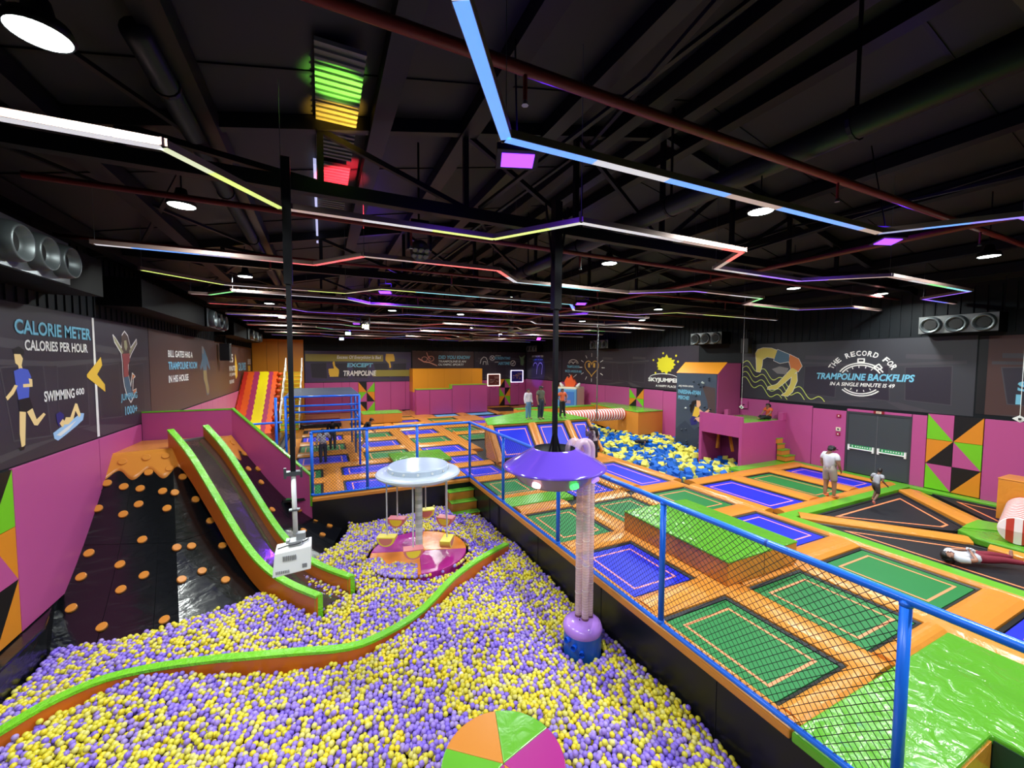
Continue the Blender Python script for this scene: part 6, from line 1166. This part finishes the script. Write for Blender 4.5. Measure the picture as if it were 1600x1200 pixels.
# ------------------------------------------------------------------ people
DEF = dict(pelvis=(0, 0, .53), waist=(0, .0, .61), chest=(0, .0, .72), neck=(0, -.005, .825), head=(0, .005, .875), crown=(0, .005, .935),
           shl=(-.105, 0, .795), ell=(-.145, -.01, .63), wrl=(-.15, .03, .49), shr=(.105, 0, .795), elr=(.145, -.01, .63), wrr=(.15, .03, .49),
           hil=(-.055, 0, .51), knl=(-.06, .01, .28), anl=(-.06, -.015, .045), tol=(-.065, .085, .018), hir=(.055, 0, .51), knr=(.06, .01, .28), anr=(.06, -.015, .045), tor=(.065, .085, .018))
RAD = dict(pelvis=(.082, .062), waist=(.076, .056), chest=(.09, .062), neck=(.034, .036), head=(.046, .054), crown=(.036, .044), sh=(.042, .042), el=(.025, .025), wr=(.017, .014), hi=(.058, .06), kn=(.036, .038), an=(.023, .025), to=(.024, .016))
BON = [('pelvis', 'waist'), ('waist', 'chest'), ('chest', 'neck'), ('neck', 'head'), ('head', 'crown'), ('chest', 'shl'), ('shl', 'ell'), ('ell', 'wrl'), ('chest', 'shr'), ('shr', 'elr'), ('elr', 'wrr'), ('pelvis', 'hil'), ('hil', 'knl'), ('knl', 'anl'), ('anl', 'tol'), ('pelvis', 'hir'), ('hir', 'knr'), ('knr', 'anr'), ('anr', 'tor')]
def person(label, loc, rz, h, pose={}, top=(220, 220, 220), bottom=(60, 60, 70), skin=(150, 104, 78), hair=(16, 12, 12), shorts=False, longsleeve=False, hairlen=0., tilt=None, cap=None, shoe=None, plaid=False, girth=1., hairback=0.):
    J = {k: Vector(v) for k, v in DEF.items()}
    for k, v in pose.items(): J[k] = Vector(v)
    t = empty('person', loc, label, 'person', rz=R_(rz))
    if tilt: t.rotation_euler = tuple(R_(a) for a in tilt)
    names = list(J); idx = {n: i for i, n in enumerate(names)}; vs = [J[n]*h for n in names]; es = [(idx[a], idx[b]) for a, b in BON]; rad = []
    for n in names:
        r = RAD.get(n) or RAD[n[:2]]; g = girth if n in ('pelvis', 'waist', 'chest') else (1+(girth-1)*.5); rad.append((r[0]*h*g, r[1]*h*g))
    for s in 'lr':        # hand: palm, four fingers and a thumb
        w_ = J['wr'+s]; d = (w_-J['el'+s]).normalized(); sd = Vector((1, 0, 0)).cross(d); sd = sd.normalized() if sd.length > .2 else Vector((0, 1, 0)); out = d.cross(sd).normalized()*(1 if s == 'l' else -1)
        pi = len(vs); palm = w_+d*.035; vs.append(palm*h); rad.append((.019*h, .012*h)); es.append((idx['wr'+s], pi))
        for k, (o, L) in enumerate(((-.015, .03), (-.005, .037), (.005, .036), (.015, .028))):
            a = len(vs); b0 = palm+sd*o+d*.012; vs += [b0*h, (b0+d*L*.6+out*.006)*h, (b0+d*L+out*.018)*h]; rad += [(.0058*h,)*2, (.0055*h,)*2, (.0045*h,)*2]; es += [(pi, a), (a, a+1), (a+1, a+2)]
        a = len(vs); b0 = w_+d*.015+sd*.016; vs += [(b0+sd*.008+d*.008)*h, (b0+sd*.016+d*.025+out*.006)*h]; rad += [(.0065*h,)*2, (.005*h,)*2]; es += [(pi, a), (a, a+1)]
    me = bpy.data.meshes.new('b'); me.from_pydata(vs, es, []); ob = bpy.data.objects.new('b', me); COL.objects.link(ob)
    m = ob.modifiers.new('s', 'SKIN'); m.use_smooth_shade = True; m.branch_smoothing = .4
    for i, sv in enumerate(me.skin_vertices[0].data): sv.radius = rad[i]; sv.use_root = (i == 0)
    ss = ob.modifiers.new('ss', 'SUBSURF'); ss.levels = ss.render_levels = 1
    dg = bpy.context.evaluated_depsgraph_get(); bme = bpy.data.meshes.new_from_object(ob.evaluated_get(dg)); bpy.data.objects.remove(ob)
    ms = mat('skin_%d' % skin[0], skin, .55); bme.materials.clear(); bme.materials.append(ms); bme.name = 'body'
    body = bpy.data.objects.new('body', bme); COL.objects.link(body); body.parent = t
    # nearest bone for every face
    segs = []
    for a, b in BON: segs.append((a, b, J[a]*h, J[b]*h))
    N = len(bme.vertices); co = np.empty(N*3); bme.vertices.foreach_get('co', co); co = co.reshape(-1, 3)
    nr = np.empty(N*3); bme.vertices.foreach_get('normal', nr); nr = nr.reshape(-1, 3)
    def region(p):
        best = None
        for a, b, A, B in segs:
            ab = B-A; tt = max(0, min(1, (p-A).dot(ab)/ab.length_squared)); q = A+ab*tt; ra = (RAD.get(a) or RAD[a[:2]])[0]*h; rb = (RAD.get(b) or RAD[b[:2]])[0]*h; dd = (p-q).length-(ra*(1-tt)+rb*tt)
            if best is None or dd < best[0]: best = (dd, a, b, tt)
        return best[1:]
    shirt, pants, hairf, feet = [], [], [], []
    hc = J['head']*h; upd = (J['crown']-J['neck']).normalized(); fd_ = (J['tol']-J['anl']).normalized()
    face = Vector(pose['face']) if 'face' in pose else Vector((0, 1, 0)); face = (face-upd*face.dot(upd)).normalized()
    for p in bme.polygons:
        c = Vector(p.center); a, b, tt = region(c)
        if a in ('pelvis',) and b == 'waist': (shirt if tt > .25 else pants).append(p)
        elif b == 'chest' or (a == 'chest' and b in ('shl', 'shr')): shirt.append(p)
        elif a == 'chest' and b == 'neck': shirt.append(p) if tt < .62 else None
        elif a in ('shl', 'shr'): shirt.append(p) if (longsleeve or tt < .62) else None
        elif a in ('ell', 'elr') and longsleeve and tt < .93: shirt.append(p)
        elif a == 'pelvis' and b in ('hil', 'hir'): pants.append(p)
        elif a in ('hil', 'hir'): pants.append(p) if (not shorts or tt < .85) else None
        elif a in ('knl', 'knr') and not shorts and tt < .95: pants.append(p)
        elif a in ('anl', 'anr'): feet.append(p)
        if a in ('neck', 'head') or b == 'crown':
            v = c-hc
            if v.dot(upd) > .034*h or (v.dot(face) < -.008*h and v.dot(upd) > -.035*h): hairf.append(p)
    def shell(name, ps, m_, off):
        if not ps: return
        mp = {}; V, Fc = [], []
        for p in ps:
            f = []
            for i in p.vertices:
                if i not in mp: mp[i] = len(V); V.append(tuple(co[i]+nr[i]*off))
                f.append(mp[i])
            Fc.append(tuple(f))
        mb = MB(); mb.add(V, Fc); o = mb.build(name, m_, t, smooth=True); s_ = o.modifiers.new('solid', 'SOLIDIFY'); s_.thickness = off*.7; s_.offset = -1; return o
    if plaid:
        mt = mat('plaid_%d' % top[0], top, .7)
        if 'ck' not in mt:
            nt = mt.node_tree; b_ = nt.nodes['Principled BSDF']; ck = nt.nodes.new('ShaderNodeTexChecker'); ck.inputs['Scale'].default_value = 22; tc = nt.nodes.new('ShaderNodeTexCoord'); nt.links.new(tc.outputs['Object'], ck.inputs[0]); ck.inputs[1].default_value = (*lin(top), 1); ck.inputs[2].default_value = (*[c_*.25 for c_ in lin(top)], 1); nt.links.new(ck.outputs[0], b_.inputs['Base Color']); mt['ck'] = 1
    else: mt = mat('cloth_%d_%d_%d' % top, top, .75)
    shell('top', shirt, mt, .011*h); shell('trousers' if not shorts else 'shorts', pants, mat('cloth_%d_%d_%d' % bottom, bottom, .75), .010*h)
    mh = mat('hair_%d' % hair[0], hair, .45); shell('hair', hairf, mh, .012*h)
    if shoe: shell('sock', feet, mat('sock_%d_%d' % (shoe[0], shoe[1]), shoe, .6), .006*h)
    rt_ = face.cross(upd)
    for s in (-1, 1):
        e = hc+upd*.004*h+face*.047*h+rt_*s*.017*h; MB().tube([e-face*.004*h, e+face*.002*h, e+face*.004*h], [.0075*h, .007*h, .003*h], 8).build('eye', mat('eye_dark', (20, 16, 16), .3), t)
        e = hc-upd*.004*h+rt_*s*.047*h; MB().tube([e-rt_*s*.006*h, e+rt_*s*.006*h], [.015*h, .010*h], 8).build('ear', ms, t)
    e = hc-upd*.012*h+face*.050*h; MB().tube([e-face*.008*h+upd*.012*h, e+face*.009*h-upd*.004*h], [.005*h, .008*h], 6).build('nose', ms, t)
    e = hc-upd*.030*h+face*.046*h; MB().bar(e-rt_*.014*h, e+rt_*.014*h, .008*h, .005*h).build('mouth', mat('lips', (120, 60, 56), .5), t)
    if hairlen:
        b0 = hc-face*.035*h; MB().tube([b0+upd*.04*h, b0-face*.02*h-upd*.02*h, b0-face*.03*h-upd*hairlen*.6*h, b0-face*.015*h-upd*hairlen*h], [.03*h, .052*h, .046*h, .012*h], 12).build('long_hair', mh, t, smooth=True)
    if cap:
        c0 = hc+upd*.03*h; MB().tube([c0, c0+upd*.025*h, c0+upd*.042*h], [.062*h, .058*h, .03*h], 14).bar(c0+face*.04*h, c0+face*.10*h, .09*h, .01*h).build('cap', mat('cap_dark', cap, .6), t, smooth=False)
    return t
man = person('man in white T-shirt and beige shorts standing by the grey doors, looking down', (14.68, 7.2, .02), -98, 1.76, dict(head=(0, .02, .875), crown=(0, .03, .932), wrl=(-.14, .07, .5), wrr=(.11, .12, .50), elr=(.15, .0, .63), anr=(.07, .03, .045), tor=(.08, .13, .018), knr=(.065, .03, .28)), (206, 206, 212), (150, 138, 126), (150, 108, 84), shorts=True, cap=(18, 16, 20), shoe=(250, 140, 100), girth=1.25)
boy = person('small boy in grey shirt jumping on the black triangular trampoline', (15.05, 6.15, .12), -98, 1.12, dict(pelvis=(0, -.02, .5), waist=(0, .02, .58), chest=(0, .06, .68), neck=(0, .1, .79), head=(0, .13, .85), crown=(0, .14, .93), shl=(-.1, .06, .76), shr=(.1, .06, .76), ell=(-.14, .02, .62), elr=(.15, .0, .62), wrl=(-.15, .12, .52), wrr=(.17, .14, .5), hil=(-.05, -.02, .48), hir=(.05, -.02, .48), knl=(-.06, .12, .3), anl=(-.06, .0, .1), tol=(-.06, .08, .03), knr=(.06, -.0, .24), anr=(.06, -.18, .08), tor=(.06, -.12, .0)), (160, 160, 168), (52, 44, 46), (120, 84, 66), shorts=True, shoe=(240, 130, 110))
lying = person('person in white shirt and dark red trousers lying on the black trampoline', (13.55, 2.98, .10), 0, 1.62, dict(wrl=(-.05, .075, .60), ell=(-.17, .02, .66), elr=(.17, .02, .66), wrr=(.04, .08, .62), anr=(.10, 0, .06), anl=(-.07, 0, .05), knl=(-.07, .02, .29), tol=(-.1, .09, .03), tor=(.14, .08, .03)), (206, 206, 212), (122, 22, 44), (160, 112, 90), hairlen=.12)
lying.rotation_euler = Matrix(((-0.545, 0.0, -0.838), (-0.838, 0.0, 0.545), (0, 1, 0))).to_euler()
sit = person('woman in orange top sitting on the green deck of the magenta platform', (18.45, 11.62, 1.76-.30), 80, 1.5, dict(pelvis=(0, -.02, .27), waist=(0, -.04, .35), chest=(0, -.03, .46), neck=(0, 0, .565), head=(0, .02, .62), crown=(0, .03, .68), shl=(-.1, -.02, .53), shr=(.1, -.02, .53), ell=(-.13, .05, .4), elr=(.13, .05, .4), wrl=(-.1, .16, .33), wrr=(.1, .16, .33), hil=(-.055, 0, .255), hir=(.055, 0, .255), knl=(-.1, .22, .30), knr=(.12, .2, .27), anl=(-.05, .36, .235), anr=(.0, .3, .235), tol=(-.06, .43, .25), tor=(.02, .38, .25)), (206, 88, 40), (26, 22, 26), (140, 96, 74), hairlen=.08)
for a in (person('person in white shirt and blue jeans standing on the platform, left of three', (9.2, 17.62, 1.5), 200, 1.62, dict(wrl=(-.13, .05, .5), anl=(-.08, -.01, .045), anr=(.07, 0, .045), tol=(-.1, .08, .018)), (216, 206, 214), (92, 128, 164), (160, 120, 100), longsleeve=True),
          person('man in olive T-shirt, dark jeans and cap on the platform, middle of three', (9.78, 17.4, 1.5), 200, 1.75, {}, (88, 92, 74), (30, 44, 62), (150, 108, 84), cap=(18, 18, 18), girth=1.15),
          person('person in orange top and black trousers on the platform, right of three', (11.05, 17.42, 1.5), 190, 1.6, dict(ell=(-.19, -.02, .66), wrl=(-.12, .05, .56), elr=(.19, -.02, .66), wrr=(.12, .05, .56), anl=(-.12, 0, .045), anr=(.09, 0, .045)), (226, 104, 60), (18, 18, 22), (140, 96, 74))): pass
person('woman in purple plaid shirt holding up a phone behind the saucer hoses', (10.65, 14.45, .0), 35, 1.62, dict(ell=(-.2, .04, .70), wrl=(-.19, .06, .86)), (110, 88, 120), (40, 40, 50), (130, 90, 70), plaid=True, longsleeve=True, hairlen=.04)
ph = empty('phone', (10.42, 14.42, 1.50), 'dark phone held up by the woman in plaid', 'phone'); MB().box(-.04, .04, -.006, .006, -.075, .085).build('case', M_bkm, ph, bevel=.004); MB().box(-.034, .034, -.008, -.006, -.065, .075).build('screen', mat('phone_glass', (60, 66, 80), .1), ph)
person('woman in white with long black hair next to the woman in plaid', (11.0, 14.6, .0), 10, 1.55, {}, (214, 206, 206), (30, 28, 34), (140, 98, 78), hairlen=.26)
person('person in grey plaid shirt and dark jeans seen from behind in the netted cage', (-.02, 18.95, -.05), 15, 1.6, dict(elr=(.19, .04, .68), wrr=(.16, .14, .68)), (210, 214, 220), (28, 34, 56), (100, 70, 56), plaid=True, longsleeve=True)
person('person in dark clothes beyond the one in grey plaid in the netted cage', (.42, 21.7, -.05), 10, 1.62, dict(elr=(.19, .04, .7), wrr=(.2, .12, .62)), (22, 22, 24), (60, 70, 84), (100, 70, 56), longsleeve=True)
person('man in black T-shirt, tan trousers and black cap leaning forward beside the cage', (1.9, 21.2, .0), -80, 1.68, dict(pelvis=(0, -.05, .52), waist=(0, 0, .6), chest=(0, .07, .69), neck=(0, .14, .78), head=(0, .18, .82), crown=(0, .20, .88), shl=(-.1, .09, .75), shr=(.1, .09, .75), ell=(-.14, .12, .6), elr=(.14, .12, .6), wrl=(-.12, .22, .52), wrr=(.12, .22, .52), hil=(-.055, -.05, .5), hir=(.055, -.05, .5), knl=(-.06, .06, .29), knr=(.06, -.03, .27), anl=(-.06, .05, .045), tol=(-.06, .15, .018), anr=(.06, -.16, .08), tor=(.06, -.09, .018)), (16, 16, 18), (170, 140, 104), (140, 100, 80), cap=(14, 14, 16), shoe=(210, 210, 214))
fpn = person('person in black lying among the foam cubes before the climbing tower', (16.0, 16.6, .05), 0, 1.6, dict(ell=(-.2, .02, .75), wrl=(-.24, .06, .9)), (18, 18, 22), (20, 20, 26), (110, 76, 60)); fpn.rotation_euler = (R_(-82), R_(8), R_(118))
bpy.context.view_layer.update()
